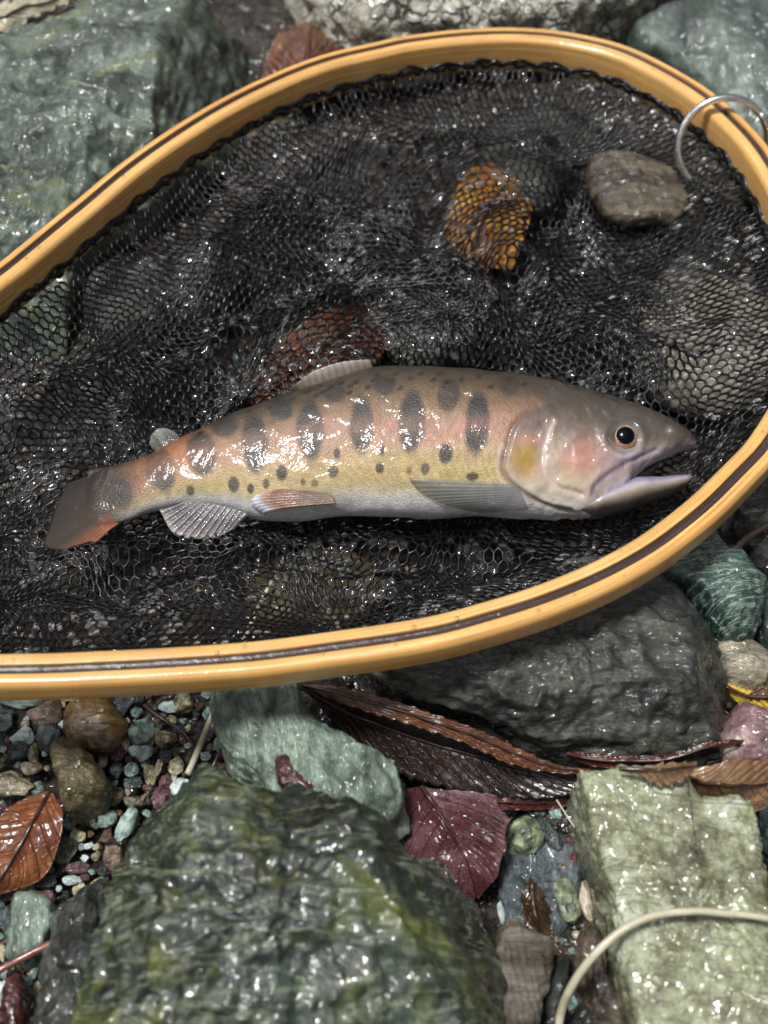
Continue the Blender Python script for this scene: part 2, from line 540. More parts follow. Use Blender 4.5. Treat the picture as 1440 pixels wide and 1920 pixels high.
# ---------------------------------------------------------------- rocks
def rock(name, outline, zmid, ztop, zbot, mat, label, cat="rock", nu=150, nv=80, e=(0.75, 0.85), amp=0.004, nscale=28,
         cuts=(), ridge_amp=0.0, fine=0.0006, seed=1, group=None, tilt=(0, 0), parent=None, strata=None, mid=None):
    """closed stone whose widest outline is traced at height zmid"""
    ol = catmull(outline, nu)
    if mid is None:
        mid = 0.0009 if nu >= 120 else 0.0004
    B = np.array([P(a, b, zmid) for a, b in ol])
    C = B.mean(0)
    ph = np.linspace(0.0, np.pi, 1500)
    r = np.abs(np.sin(ph)) ** e[0]
    zz = np.sign(np.cos(ph)) * np.abs(np.cos(ph)) ** e[1]
    rad = 0.25 * (np.ptp(B[:, 0]) + np.ptp(B[:, 1]))
    pl = np.concatenate([[0], np.cumsum(np.hypot(np.diff(r) * rad, np.diff(zz) * (ztop - zbot) / 2))])
    uu = np.linspace(pl[-1] * 0.004, pl[-1] * 0.996, nv)
    r, zz = np.interp(uu, pl, r), np.interp(uu, pl, zz)
    hz = np.where(zz > 0, ztop - zmid, zmid - zbot)
    V = np.empty((nv, nu, 3))
    V[:] = C
    V[..., :2] += r[:, None, None] * (B - C)[None, :, :2]
    V[..., 2] = zmid + (zz * hz)[:, None]
    V = V.reshape(-1, 3)
    V[:, 2] += np.where(V[:, 2] > zmid, 1, 0.3) * ((V[:, 0] - C[0]) * tilt[0] + (V[:, 1] - C[1]) * tilt[1])
    ctr = C.copy()
    S = np.array([np.ptp(B[:, 0]) / 2, np.ptp(B[:, 1]) / 2, (ztop - zbot) / 2])
    for (nx, ny, nz, d) in cuts:
        n = np.array([nx, ny, nz], float)
        n /= np.linalg.norm(n)
        lim = d * np.linalg.norm(n * S)
        k = (V - ctr) @ n - lim
        V -= np.maximum(k, 0)[:, None] * n * 0.94
    d = (V - ctr) / (S * S)
    d /= np.linalg.norm(d, axis=1)[:, None] + 1e-9
    q = V * nscale
    disp = amp * fbm(q, 4, seed * 13) + fine * fbm(V * 380, 3, seed * 7 + 3)
    disp += mid * (ridge(V * 95, 3, seed + 71) - 0.5) + mid * 0.7 * fbm(V * 190, 3, seed + 77)
    if ridge_amp:
        disp += ridge_amp * (ridge(V * nscale * 1.6, 3, seed * 5 + 1) - 0.6)
    if strata is not None:
        sd = np.array(strata[:3], float)
        w = V @ sd * strata[3] + 0.7 * fbm(V * nscale, 3, seed + 40)
        disp += strata[4] * (np.abs((w % 1.0) - 0.5) * 2 - 0.5)
    V = V + d * disp[:, None]
    F = grid_faces(nv, nu, True)
    n0 = len(V)
    V = np.vstack([V, V[:nu].mean(0), V[n0 - nu:].mean(0)])
    j = np.arange(nu)
    top = np.stack([np.full(nu, n0), (j + 1) % nu, j], 1)
    o1 = (nv - 1) * nu
    bot = np.stack([np.full(nu, n0 + 1), o1 + j, o1 + (j + 1) % nu], 1)
    tri = np.vstack([F[:, [0, 1, 2]], F[:, [0, 2, 3]], np.vstack([top, bot])])[:, ::-1]
    hf_add(V)
    base = np.array([C[0], C[1], V[:, 2].min()])
    o = obj(name, mesh(name, V - base, tri), mat, None, base)
    return tag(o, label, cat, group)

m_green = rock_mat("green_schist", rgb(40, 51, 45), rgb(72, 86, 77), rgb(112, 126, 114), scale=38, stretch=(1, 1.6, 1), rough=(0.22, 0.55), bump=1.4,
                   moss=(rgb(104, 112, 62), 24, 0.58), lich=0.7)
m_quartz = rock_mat("quartz", rgb(150, 146, 126), rgb(196, 194, 178), rgb(224, 222, 212), scale=60, rough=(0.2, 0.5), bump=1.5,
                    chunk=(150, rgb(84, 86, 72)), moss=(rgb(120, 122, 84), 22, 0.66))
m_greygreen = rock_mat("grey_green_stone", rgb(42, 54, 50), rgb(66, 80, 74), rgb(98, 112, 104), scale=26, stretch=(2.2, 0.7, 1), rot=(0, 0, 0.6), rough=(0.3, 0.6), bump=0.7)
m_darkgrey = rock_mat("dark_grey_stone", rgb(34, 36, 34), rgb(58, 61, 57), rgb(92, 94, 84), scale=36, stretch=(1, 2.4, 1.5), rot=(0, 0, 0.35), rough=(0.16, 0.45), bump=1.3)
m_teal = rock_mat("teal_serpentine", rgb(20, 42, 38), rgb(50, 80, 72), rgb(122, 146, 132), scale=34, stretch=(1, 2.0, 1), rot=(0, 0, -0.5), rough=(0.15, 0.4), bump=1.3,
                  veins=(rgb(176, 190, 176), 24, (0, 0, 0.5)))
m_black = rock_mat("black_slate", rgb(22, 24, 25), rgb(44, 46, 45), rgb(78, 78, 74), scale=50, stretch=(1, 2.5, 1), rough=(0.08, 0.35), bump=1.6)
m_pale = rock_mat("pale_green_schist", rgb(78, 94, 84), rgb(128, 148, 134), rgb(172, 190, 174), scale=46, stretch=(2.6, 1, 1), rot=(0, 0, 0.9), rough=(0.25, 0.55), bump=1.5,
                  veins=(rgb(92, 96, 66), 30, (0, 0, -0.6)))
m_mossy = rock_mat("mossy_wet_rock", rgb(18, 27, 23), rgb(36, 48, 40), rgb(66, 80, 66), scale=30, rough=(0.12, 0.4), bump=1.2,
                   moss=(rgb(88, 96, 36), 34, 0.52), veins=(rgb(120, 130, 104), 16, (0, 0, -0.5)), wet=(0.75, 0.95), film=75)
m_slab = rock_mat("yellow_green_slab", rgb(92, 92, 66), rgb(142, 148, 116), rgb(184, 192, 170), scale=34, rough=(0.1, 0.4), bump=1.4,
                  moss=(rgb(128, 146, 58), 26, 0.60), veins=(rgb(84, 72, 52), 20, (0, 0, 0.9)), wet=(0.55, 0.75), film=105)
m_lowdark = rock_mat("dark_mottled_rock", rgb(24, 27, 25), rgb(44, 50, 45), rgb(86, 92, 86), scale=60, stretch=(1.6, 0.8, 1), rot=(0, 0, 0.4), rough=(0.1, 0.4), bump=1.4)
m_beige = rock_mat("beige_stone", rgb(128, 120, 100), rgb(168, 160, 138), rgb(196, 190, 168), scale=50, stretch=(1, 3, 1), rot=(0, 0, 0.8), rough=(0.2, 0.45), veins=(rgb(60, 52, 38), 24, (0, 0, -0.5)))
m_pink = rock_mat("pink_stone", rgb(112, 80, 84), rgb(148, 116, 118), rgb(192, 180, 166), scale=50, rough=(0.08, 0.3), bump=1.2)
m_blue = rock_mat("blue_grey_slate", rgb(40, 50, 54), rgb(66, 78, 82), rgb(104, 114, 116), scale=60, stretch=(2.5, 1, 1), rot=(0, 0, 0.8), rough=(0.1, 0.35))
m_brownrock = rock_mat("brown_mottled_rock", rgb(52, 42, 34), rgb(96, 84, 70), rgb(146, 132, 116), scale=60, rough=(0.08, 0.35), bump=1.4)
m_olive = rock_mat("olive_stone", rgb(64, 56, 32), rgb(98, 88, 56), rgb(136, 126, 92), scale=70, stretch=(1, 2.5, 1), rot=(0, 0, 0.6), rough=(0.08, 0.35), bump=1.2)
m_ochre = rock_mat("ochre_stone", rgb(66, 46, 20), rgb(104, 78, 38), rgb(134, 106, 60), scale=50, stretch=(1, 3.5, 1), rot=(0, 0, -0.35), rough=(0.1, 0.3), bump=0.3)
m_wine = rock_mat("wine_red_stone", rgb(44, 18, 18), rgb(70, 34, 33), rgb(100, 60, 58), scale=60, rough=(0.1, 0.3), bump=0.6)
m_drift = rock_mat("weathered_wood", rgb(78, 70, 58), rgb(118, 110, 98), rgb(156, 150, 138), scale=40, stretch=(0.8, 6, 3), rot=(0, 0, 0.25), rough=(0.4, 0.7), bump=1.6, wet=(0.2, 0.35))

rock("boulder", [(-160, 190), (-60, 140), (40, 118), (140, 104), (190, 74), (300, 50), (410, 54), (474, 80), (490, 130), (482, 190), (440, 250), (350, 320), (240, 410), (150, 500), (80, 640), (-60, 720), (-220, 640), (-260, 380)],
     0.016, 0.046, -0.02, m_green, "large grey-green boulder with a pale mossy top behind the wooden rim", nu=260, nv=130, e=(0.55, 0.6),
     amp=0.005, ridge_amp=0.0022, cuts=[(0.15, -0.75, 0.62, 0.62), (0.9, -0.1, 0.5, 0.72)], seed=2, tilt=(0.0, 0.03))
rock("boulder", [(530, -80), (556, 0), (612, 46), (664, 84), (760, 92), (900, 88), (1020, 86), (1090, 70), (1140, 52), (1210, 4), (1260, -90), (1150, -200), (800, -220)],
     0.02, 0.055, -0.02, m_quartz, "white quartz boulder with chunky dark-seamed grains touching the wooden rim", nu=220, nv=110, e=(0.6, 0.7), amp=0.004, ridge_amp=0.003, fine=0.001, seed=4)
rock("boulder", [(1178, 96), (1230, 60), (1300, 20), (1350, -60), (1500, -160), (1700, -60), (1720, 260), (1600, 460), (1480, 430), (1400, 330), (1300, 190)],
     0.014, 0.042, -0.02, m_greygreen, "smooth dull grey-green boulder beside the metal ring", nu=200, nv=90, e=(0.7, 0.7), amp=0.003, seed=5, cuts=[(-0.5, -0.3, 0.8, 0.75)])
rock("boulder", [(690, 1262), (790, 1190), (940, 1130), (1100, 1080), (1225, 1110), (1290, 1176), (1338, 1226), (1370, 1285), (1382, 1345), (1345, 1398), (1262, 1432), (1150, 1428), (1010, 1404), (860, 1352), (740, 1306)],
     0.018, 0.043, -0.015, m_darkgrey, "dark grey wet boulder under the wooden rim above the long brown leaf", nu=240, nv=120, e=(0.6, 0.7), amp=0.0032, ridge_amp=0.0014, seed=6,
     cuts=[(0.1, -0.8, 0.5, 0.78), (0.8, -0.2, 0.5, 0.82)], tilt=(-0.02, 0.05))
rock("rock", [(1170, 1075), (1255, 1030), (1330, 1024), (1388, 1058), (1420, 1118), (1408, 1186), (1386, 1214), (1350, 1200), (1310, 1160), (1240, 1120)],
     0.022, 0.04, -0.01, m_teal, "teal-green marbled rock behind the dark grey boulder", nu=140, nv=70, amp=0.003, ridge_amp=0.0015, seed=7, tilt=(0.1, 0.1))
rock("rock", [(1330, 990), (1400, 905), (1480, 860), (1580, 920), (1580, 1080), (1470, 1100), (1400, 1075)],
     0.012, 0.03, -0.01, m_black, "rough black wet rock beside the teal-green rock", nu=120, nv=60, amp=0.004, ridge_amp=0.002, seed=8)
rock("rock", [(1402, 1160), (1440, 1092), (1530, 1100), (1540, 1250), (1450, 1262), (1412, 1215)],
     0.008, 0.02, -0.01, m_greygreen, "small dark green rock between teal-green rock and beige stone", nu=90, nv=50, amp=0.002, seed=9)
rock("stone", [(1344, 1216), (1402, 1222), (1436, 1256), (1428, 1296), (1376, 1300), (1340, 1262)], 0.012, 0.024, -0.005, m_beige,
     "beige stone with a dark notch beside the dark grey boulder", "stone", nu=80, nv=44, amp=0.002, seed=10)
rock("stone", [(1376, 1338), (1436, 1352), (1510, 1400), (1490, 1470), (1400, 1452), (1345, 1430)], 0.010, 0.022, -0.006, m_pink,
     "glossy pink and cream stone behind the curled brown leaf", "stone", nu=90, nv=50, amp=0.0015, seed=11)
rock("rock", [(410, 1338), (428, 1304), (478, 1286), (546, 1286), (566, 1326), (594, 1372), (644, 1412), (702, 1450), (752, 1472), (750, 1550), (700, 1590), (580, 1570), (500, 1500), (440, 1440), (420, 1392)],
     0.012, 0.034, -0.01, m_pale, "pale green schist rock with curved grain beside the long brown leaf", nu=170, nv=90, e=(0.5, 0.55), amp=0.002, ridge_amp=0.0014, seed=12,
     strata=(0.8, 0.5, 0.2, 210, 0.0011), mid=0.0012)
rock("stone", [(512, 1420), (535, 1412), (562, 1440), (596, 1486), (592, 1506), (540, 1502), (516, 1466)], 0.031, 0.036, 0.024, m_wine,
     "flat dark red piece standing in for a dark gap in the pale green schist rock", "stone", nu=60, nv=36, amp=0.0006, seed=13)  # added piece, coloured dark to stand in for a gap in the rock
rock("boulder", [(330, 1480), (380, 1452), (440, 1466), (520, 1500), (600, 1506), (690, 1530), (780, 1590), (866, 1660), (918, 1724), (942, 1800), (934, 1890), (900, 2010), (520, 2090), (170, 2030), (138, 1880), (184, 1730), (214, 1630), (258, 1545)],
     0.034, 0.072, -0.015, m_mossy, "large mossy dark green boulder, wet and glinting, between the gravel and the grey driftwood", nu=300, nv=150, e=(0.78, 0.85), amp=0.004, ridge_amp=0.0018, nscale=30,
     fine=0.0006, seed=14, mid=0.0009, cuts=[(0.8, 0.3, 0.5, 0.80), (-0.7, 0.2, 0.6, 0.84), (0.1, -0.5, 0.85, 0.74)], tilt=(-0.02, 0.0))
rock("rock", [(1082, 1472), (1088, 1466), (1150, 1462), (1262, 1462), (1272, 1466), (1298, 1502), (1308, 1508), (1386, 1520), (1396, 1526), (1420, 1620), (1442, 1720), (1520, 1800), (1530, 2000), (1210, 2010), (1176, 1910), (1156, 1800), (1134, 1700), (1104, 1590)],
     0.024, 0.036, -0.01, m_slab, "pale yellow-green flat slab with cracks and moss under the grass stem", nu=260, nv=120, e=(0.2, 0.26), amp=0.0009, ridge_amp=0.0009, nscale=40, fine=0.0006, seed=15, mid=0.0005)
rock("rock", [(196, 1648), (226, 1660), (240, 1740), (190, 1880), (170, 2010), (50, 2030), (66, 1870), (92, 1750), (134, 1690)], 0.012, 0.03, -0.01, m_lowdark,
     "dark mottled rock between the mossy boulder and the grey-green slate", nu=120, nv=60, amp=0.003, ridge_amp=0.0012, seed=16)
rock("driftwood", [(930, 1770), (950, 1744), (1002, 1764), (1034, 1790), (1024, 1856), (1004, 1930), (984, 2020), (890, 2020), (912, 1880)], 0.012, 0.026, -0.004, m_drift,
     "weathered grey driftwood chunk beside the mossy boulder", "driftwood", nu=120, nv=60, e=(0.35, 0.4), amp=0.0008, ridge_amp=0.0005, seed=17, strata=(0.97, 0.22, 0, 420, 0.0007))
rock("stone", [(1036, 1808), (1064, 1798), (1056, 1860), (1040, 1930), (1026, 2010), (1000, 2010), (1012, 1900)], 0.008, 0.018, -0.004, m_lowdark,
     "long narrow dark slate sliver beside the grey driftwood", "stone", nu=70, nv=36, amp=0.0008, seed=18)
rock("rock", [(1078, 1742), (1108, 1724), (1132, 1780), (1150, 1850), (1176, 1930), (1120, 1920), (1086, 1866), (1070, 1800)], 0.010, 0.022, -0.004, m_brownrock,
     "brown mottled rock wedged against the pale slab", nu=90, nv=50, amp=0.0022, ridge_amp=0.001, seed=19)
rock("stone", [(934, 1590), (1000, 1556), (1076, 1590), (1086, 1690), (1044, 1770), (986, 1776), (936, 1730)], 0.000, 0.007, -0.006, m_blue,
     "flat blue-grey slate lying under the mottled pebbles", "stone", nu=90, nv=40, e=(0.4, 0.5), amp=0.0012, seed=20)
rock("rock", [(1414, 1530), (1450, 1494), (1520, 1510), (1530, 1640), (1440, 1620)], 0.008, 0.022, -0.008, m_blue,
     "dark teal-grey rock beside the pale slab and the curled brown leaf", nu=70, nv=40, amp=0.002, seed=21)
rock("rock", [(1070, 1890), (1130, 1880), (1180, 1940), (1170, 2030), (1060, 2030)], 0.004, 0.012, -0.01, m_black,
     "rough black rock below the brown mottled rock", nu=70, nv=40, amp=0.003, ridge_amp=0.001, seed=22)
# stones under the net
rock("rock", [(690, 560), (780, 520), (880, 540), (930, 620), (880, 690), (760, 700), (700, 640)], 0.006, 0.02, -0.01, m_darkgrey,
     "grey rock seen through the net above the fish's back", nu=90, nv=50, amp=0.003, seed=23)
rock("rock", [(460, 1090), (560, 1040), (680, 1050), (730, 1120), (640, 1190), (500, 1190)], 0.004, 0.014, -0.01, m_olive,
     "olive rock seen through the net below the fish's belly", nu=90, nv=50, amp=0.002, seed=24)
rock("rock", [(1180, 560), (1300, 520), (1420, 560), (1440, 700), (1340, 770), (1220, 740), (1170, 650)], 0.006, 0.016, -0.01, m_beige,
     "pale stone seen through the net beyond the fish's snout", nu=90, nv=50, amp=0.003, seed=25)
rock("rock", [(900, 240), (1030, 210), (1130, 260), (1120, 360), (1000, 400), (900, 340)], 0.004, 0.014, -0.01, m_darkgrey,
     "dark rock seen through the net below the far wooden rim", nu=90, nv=50, amp=0.003, seed=26)
rock("rock", [(160, 560), (280, 500), (420, 480), (470, 560), (380, 640), (220, 660)], 0.004, 0.020, -0.01, m_darkgrey,
     "dark rock seen through the net beside the grey-green boulder", nu=90, nv=50, amp=0.003, seed=27)
# neighbours just outside the frame
for k, (oc, r_, m_, lb) in enumerate([((-420, 1500), 190, m_darkgrey, "dark grey rock outside the gravel beyond the brown leaf"),
                                      ((-330, 1880), 170, m_pale, "pale green rock beyond the dark red stone"),
                                      ((1720, 1350), 190, m_black, "black wet rock beyond the pink stone"),
                                      ((1740, 1780), 170, m_green, "grey-green rock beyond the pale slab"),
                                      ((1880, 620), 260, m_greygreen, "grey-green rock beyond the net's far end"),
                                      ((330, -260), 250, m_darkgrey, "dark rock behind the grey-green boulder")]):
    a = np.linspace(0, 2 * np.pi, 9, endpoint=False)
    rr = r_ * (0.85 + 0.3 * rng.random(9))
    rock("rock", [(oc[0] + q * math.cos(t), oc[1] - 0.75 * q * math.sin(t)) for q, t in zip(rr, a)], 0.012, 0.045, -0.02, m_, lb, nu=110, nv=60, amp=0.005, ridge_amp=0.002, seed=60 + k)

# ---------------------------------------------------------------- pebbles
def unit_pebble(seed, angular=0.5, n=20, m=30):
    r = np.random.default_rng(seed)
    ph = np.linspace(0.05, np.pi - 0.05, n)
    th = np.linspace(0, 2 * np.pi, m, endpoint=False)
    V = np.stack([np.sin(ph)[:, None] ** 0.8 * np.cos(th), np.sin(ph)[:, None] ** 0.8 * np.sin(th), np.sign(np.cos(ph))[:, None] * np.abs(np.cos(ph))[:, None] ** 0.85 + 0 * th], -1).reshape(-1, 3)
    for k in range(int(3 + 7 * angular)):
        nn = r.normal(size=3); nn /= np.linalg.norm(nn)
        lim = 0.62 + 0.3 * r.random() * (1.4 - angular)
        V -= np.maximum(V @ nn - lim, 0)[:, None] * nn * 0.97
    V += V * (0.14 * fbm(V * 1.6, 3, seed))[:, None] + V * (0.05 * fbm(V * 6, 3, seed + 5))[:, None]
    ext = np.abs(V).max(0)
    V /= ext
    F = grid_faces(n, m, True)
    n0 = len(V)
    V = np.vstack([V, V[:m].mean(0), V[n0 - m:].mean(0)])
    j = np.arange(m)
    o1 = (n - 1) * m
    tri = np.vstack([F[:, [0, 1, 2]], F[:, [0, 2, 3]], np.stack([np.full(m, n0), (j + 1) % m, j], 1), np.stack([np.full(m, n0 + 1), o1 + j, o1 + (j + 1) % m], 1)])[:, ::-1]
    return mesh("pebble", V, tri)
peb_round = [unit_pebble(100 + k, 0.3) for k in range(6)]
peb_ang = [unit_pebble(200 + k, 1.0) for k in range(10)]
def pmat(name, a, b, c, **kw):
    d = dict(scale=1.6, rough=(0.08, 0.35), bump=0.4, vary=True)
    d.update(kw)
    m = rock_mat(name, a, b, c, **d)
    return m
def pm(name, a, b, c, sc=140, **kw):
    return pmat(name, a, b, c, scale=sc * 0.012, **kw)
PM = {
    'teal': pm("pebble_teal", rgb(70, 92, 88), rgb(110, 132, 124), rgb(152, 170, 160)),
    'pale': pm("pebble_pale_blue", rgb(140, 160, 160), rgb(180, 198, 196), rgb(212, 222, 220)),
    'dark': pm("pebble_dark", rgb(20, 26, 28), rgb(38, 46, 48), rgb(70, 80, 80)),
    'brown': pm("pebble_brown", rgb(48, 36, 26), rgb(84, 66, 50), rgb(124, 104, 84)),
    'olive': pm("pebble_olive", rgb(70, 64, 42), rgb(108, 102, 76), rgb(150, 146, 116)),
    'cream': pm("pebble_cream", rgb(136, 124, 96), rgb(178, 166, 138), rgb(208, 200, 176)),
    'wine': pm("pebble_wine", rgb(46, 24, 30), rgb(78, 46, 52), rgb(112, 80, 86)),
    'green': pm("pebble_green", rgb(54, 60, 46), rgb(90, 98, 76), rgb(136, 142, 112)),
    'ochre': m_ochre, 'oliveS': m_olive, 'schist': m_pale,
}
CLS = {'teal': 'teal-green', 'pale': 'pale blue-grey', 'dark': 'blackish', 'brown': 'brown', 'olive': 'olive', 'cream': 'cream', 'wine': 'wine-red', 'green': 'mottled green'}
placed = []      # (px, py, radius px)
def pebble(px, py, rx, ry, rot, cls, label, group=None, ang=True, hz=0.7, z0=0.0, name="pebble", cat="pebble"):
    k = pxm(px, py, 0)
    me0 = random.choice(peb_ang if ang else peb_round)
    p = P(px, py, z0 + 0.35 * min(rx, ry) * k)
    sz = hz * min(rx, ry) * k
    o = bpy.data.objects.new(name, me0)
    COL.objects.link(o)
    if not me0.materials:
        me0.materials.append(PM['teal'])
    o.material_slots[0].link = 'OBJECT'
    o.material_slots[0].material = PM[cls]
    gz_ = float(ground_h(np.array([p[0]]), np.array([p[1]]))[0])
    o.location = (p[0], p[1], max(z0, gz_) + 0.62 * sz)
    o.scale = (rx * k, ry * k * 1.1, sz)
    o.rotation_euler = (random.uniform(-.15, .15), random.uniform(-.15, .15), math.radians(rot))
    tag(o, label, cat, group)
    placed.append((px, py, 0.5 * (rx + ry)))
    return o
def stone_big(px, py, rx, ry, rot, mat, label, seed, hz=0.75, e=(0.75, 0.85), **kw):
    a = np.linspace(0, 2 * np.pi, 10, endpoint=False)
    r = np.random.default_rng(seed)
    ro = math.radians(rot)
    pts = []
    for t in a:
        f = 0.92 + 0.16 * r.random()
        x, y = rx * f * math.cos(t), ry * f * math.sin(t)
        pts.append((px + x * math.cos(ro) - y * math.sin(ro), py - (x * math.sin(ro) + y * math.cos(ro))))
    k = pxm(px, py, 0)
    h = hz * min(rx, ry) * k
    placed.append((px, py, 0.5 * (rx + ry)))
    return rock("stone", pts, h * 0.55, h * 1.5, -0.003, mat, label, "stone", nu=80, nv=44, e=e, amp=kw.pop('amp', 0.0012), fine=0.0003, seed=seed, **kw)

stone_big(177, 1362, 60, 54, 0, m_ochre, "round ochre-brown stone with diagonal grain in the gravel below the rim", 31, amp=0.0005)
rock("stone", [(100, 1420), (118, 1400), (150, 1404), (182, 1440), (206, 1474), (196, 1510), (150, 1536), (130, 1536), (112, 1480)], 0.006, 0.019, -0.004, m_olive,
     "olive wedge-shaped stone with glossy streaks below the round ochre stone", "stone", nu=90, nv=50, amp=0.001, seed=32, e=(0.5, 0.6))
placed.append((150, 1470, 62))
HP = [  # px, py, rx, ry, rot, class, label, angular
    (215, 1492, 20, 20, 0, 'olive', "small round olive pebble touching the olive wedge-shaped stone", False),
    (18, 1470, 26, 48, 80, 'olive', "speckled pale olive stone beside the brown oval leaf tip", True),
    (38, 1312, 44, 18, -4, 'teal', "long smooth grey-green pebble tucked below the rim", False),
    (85, 1336, 36, 24, 15, 'brown', "brown wet stone between the grey-green pebble and the ochre stone", True),
    (8, 1350, 18, 26, 0, 'dark', "black pebble beside the brown wet stone", True),
    (94, 1382, 26, 30, 0, 'dark', "blackish wet pebble left against the round ochre stone", True),
    (42, 1382, 24, 17, 25, 'pale', "pale blue-grey angular pebble above a dark teal pebble", True),
    (34, 1408, 22, 18, 0, 'dark', "dark teal rounded pebble under the pale angular pebble", False),
    (62, 1412, 12, 22, 10, 'olive', "ribbed olive sliver between dark pebbles", True),
    (60, 1440, 22, 16, -20, 'cream', "cream and brown wet chip above the brown oval leaf", True),
    (48, 1358, 9, 10, 0, 'cream', "tiny cream chip beside the brown wet stone", False),
    (52, 1346, 6, 10, -30, 'pale', "tiny pale blue chip standing beside the brown wet stone", True),
    (130, 1304, 24, 12, 0, 'cream', "pale cream stone half hidden below the rim above the ochre stone", False),
    (228, 1325, 17, 26, -35, 'dark', "dark striped pebble right against the ochre stone", True),
    (250, 1310, 22, 16, 0, 'dark', "dark grey pebble tucked below the rim beside the striped pebble", True),
    (256, 1335, 12, 12, 0, 'teal', "small pale teal pebble above the angular teal stone", False),
    (266, 1372, 27, 28, 20, 'teal', "angular teal stone with a notched top right of the ochre stone", True),
    (288, 1376, 12, 24, -20, 'green', "mottled green pebble leaning on the angular teal stone", True),
    (236, 1392, 8, 22, 8, 'cream', "thin tan sliver standing between ochre stone and teal chips", True),
    (254, 1405, 13, 14, 0, 'pale', "pale blue-grey chip below the angular teal stone", True),
    (272, 1412, 15, 18, -30, 'pale', "pale twisted chip below the angular teal stone", True),
    (221, 1414, 16, 13, 0, 'wine', "wine-red glittering pebble below the ochre stone", True),
    (193, 1428, 10, 12, 0, 'cream', "round cream pebble at the foot of the ochre stone", False),
    (218, 1443, 14, 18, 10, 'dark', "dark green smooth pebble beside the pale teal pebble", False),
    (247, 1444, 15, 14, 0, 'teal', "pale teal squarish pebble beside the dark green smooth pebble", False),
    (250, 1468, 18, 11, 15, 'dark', "dark teal-blue pebble below the pale teal squarish pebble", True),
    (240, 1483, 6, 10, 0, 'cream', "tiny ochre chip below the dark teal-blue pebble", False),
    (250, 1503, 20, 13, -15, 'green', "mottled grey-green pebble above the pale oval pebble", True),
    (238, 1546, 17, 34, -18, 'teal', "pale green oval pebble resting against the mossy boulder", False),
    (202, 1535, 18, 20, 0, 'teal', "dark teal pebble left of the pale green oval pebble", True),
    (124, 1594, 22, 27, -20, 'green', "grey-green speckled pebble touching the brown oval leaf", True),
    (212, 1610, 19, 24, 0, 'brown', "round pinkish-brown pebble against the mossy boulder", False),
    (145, 1628, 24, 11, 10, 'wine', "glossy purple-brown pebble above a pale teal chip", False),
    (136, 1650, 20, 9, 0, 'pale', "pale teal chip under the glossy purple-brown pebble", True),
    (184, 1655, 16, 9, 25, 'cream', "tan chip above the dark mottled rock", True),
    (150, 1668, 14, 11, 0, 'cream', "cream gritty chip above the dark mottled rock", True),
    (84, 1684, 22, 15, -20, 'wine', "wine-red wet pebble above the grey-green slate", True),
    (70, 1856, 14, 14, 20, 'cream', "bright white angular pebble beside the dark red long stone", True),
    (64, 1820, 8, 18, 0, 'teal', "thin teal chip above the white angular pebble", True),
    (4, 1860, 12, 26, 0, 'pale', "pale grey pebble beside the dark red long stone", True),
    (4, 1784, 7, 20, 20, 'cream', "cream sliver left of the grey-green slate", True),
    (10, 1720, 16, 24, 0, 'dark', "dark speckled pebble left of the grey-green slate", True),
    (318, 1325, 22, 12, -8, 'pale', "pale blue-white flat chip below the rim", True),
    (345, 1318, 22, 24, 0, 'olive', "olive-grey stone below the rim beside the straw stem", True),
    (312, 1385, 22, 16, 10, 'brown', "dark brown stone in the gravel beside the thin twig", True),
    (412, 1394, 12, 17, -10, 'pale', "pale green-white chip against the pale green schist rock", True),
    (386, 1418, 10, 9, 20, 'pale', "small pale chip right of the straw stem", True),
    (310, 1416, 14, 12, -20, 'dark', "small black block in the gravel left of the straw stem", True),
    (330, 1436, 16, 18, 15, 'cream', "cream and brown chip left of the straw stem", True),
    (408, 1446, 27, 17, 0, 'brown', "rounded tan stone against the mossy boulder's upper edge", False),
    (297, 1440, 7, 16, -15, 'cream', "narrow cream chip beside the black block", True),
    (281, 1452, 11, 22, 15, 'olive', "ribbed olive-grey chip right of the pale teal pebble", True),
    (310, 1466, 12, 16, 0, 'wine', "shiny violet-grey chip above the mossy boulder", True),
    (268, 1498, 8, 18, -35, 'brown', "brown sliver beside the mottled grey-green pebble", True),
    (305, 1498, 20, 24, 0, 'wine', "dark plum wet stone against the mossy boulder", True),
    (985, 1570, 34, 40, -35, 'green', "mottled yellow-green stone lying on the blue-grey slate", True),
    (1032, 1566, 16, 32, 28, 'dark', "dark slate oval pebble leaning on the mottled yellow-green stone", False),
    (1062, 1688, 24, 40, 10, 'green', "dark olive-green pebble beside the cream finger-shaped pebble", False),
    (1098, 1692, 19, 40, 18, 'cream', "cream finger-shaped pebble against the pale slab", False),
    (940, 1710, 7, 24, 8, 'pale', "pale turquoise sliver beside the mossy boulder and driftwood", True),
    (1073, 1610, 10, 13, 0, 'wine', "small pinkish pebble beside the pale slab", False),
    (1056, 1622, 14, 10, 0, 'brown', "small brown pebble on the blue-grey slate", True),
    (1066, 1578, 9, 12, 0, 'wine', "small mauve pebble touching the dark slate oval pebble", False),
    (1036, 1520, 13, 24, 18, 'teal', "blue-grey chip below the long brown leaf's tip", True),
    (956, 1518, 18, 9, -15, 'teal', "teal chip under the dark red leaf edge", True),
    (1020, 1654, 10, 9, 0, 'brown', "small dark brown pebble beside the curled wet scrap", True),
    (958, 1746, 7, 6, 0, 'cream', "tiny cream bead at the driftwood's upper end", False),
    (1076, 1880, 13, 20, -30, 'teal', "blue-grey chip beneath the grass stem", True),
]
for (a, b, c, d, e_, f, g, h) in HP:
    pebble(a, b, c, d, e_, f, g, None, h, z0=0.005 if (935 < a < 1080 and 1540 < b < 1760) else 0.0)
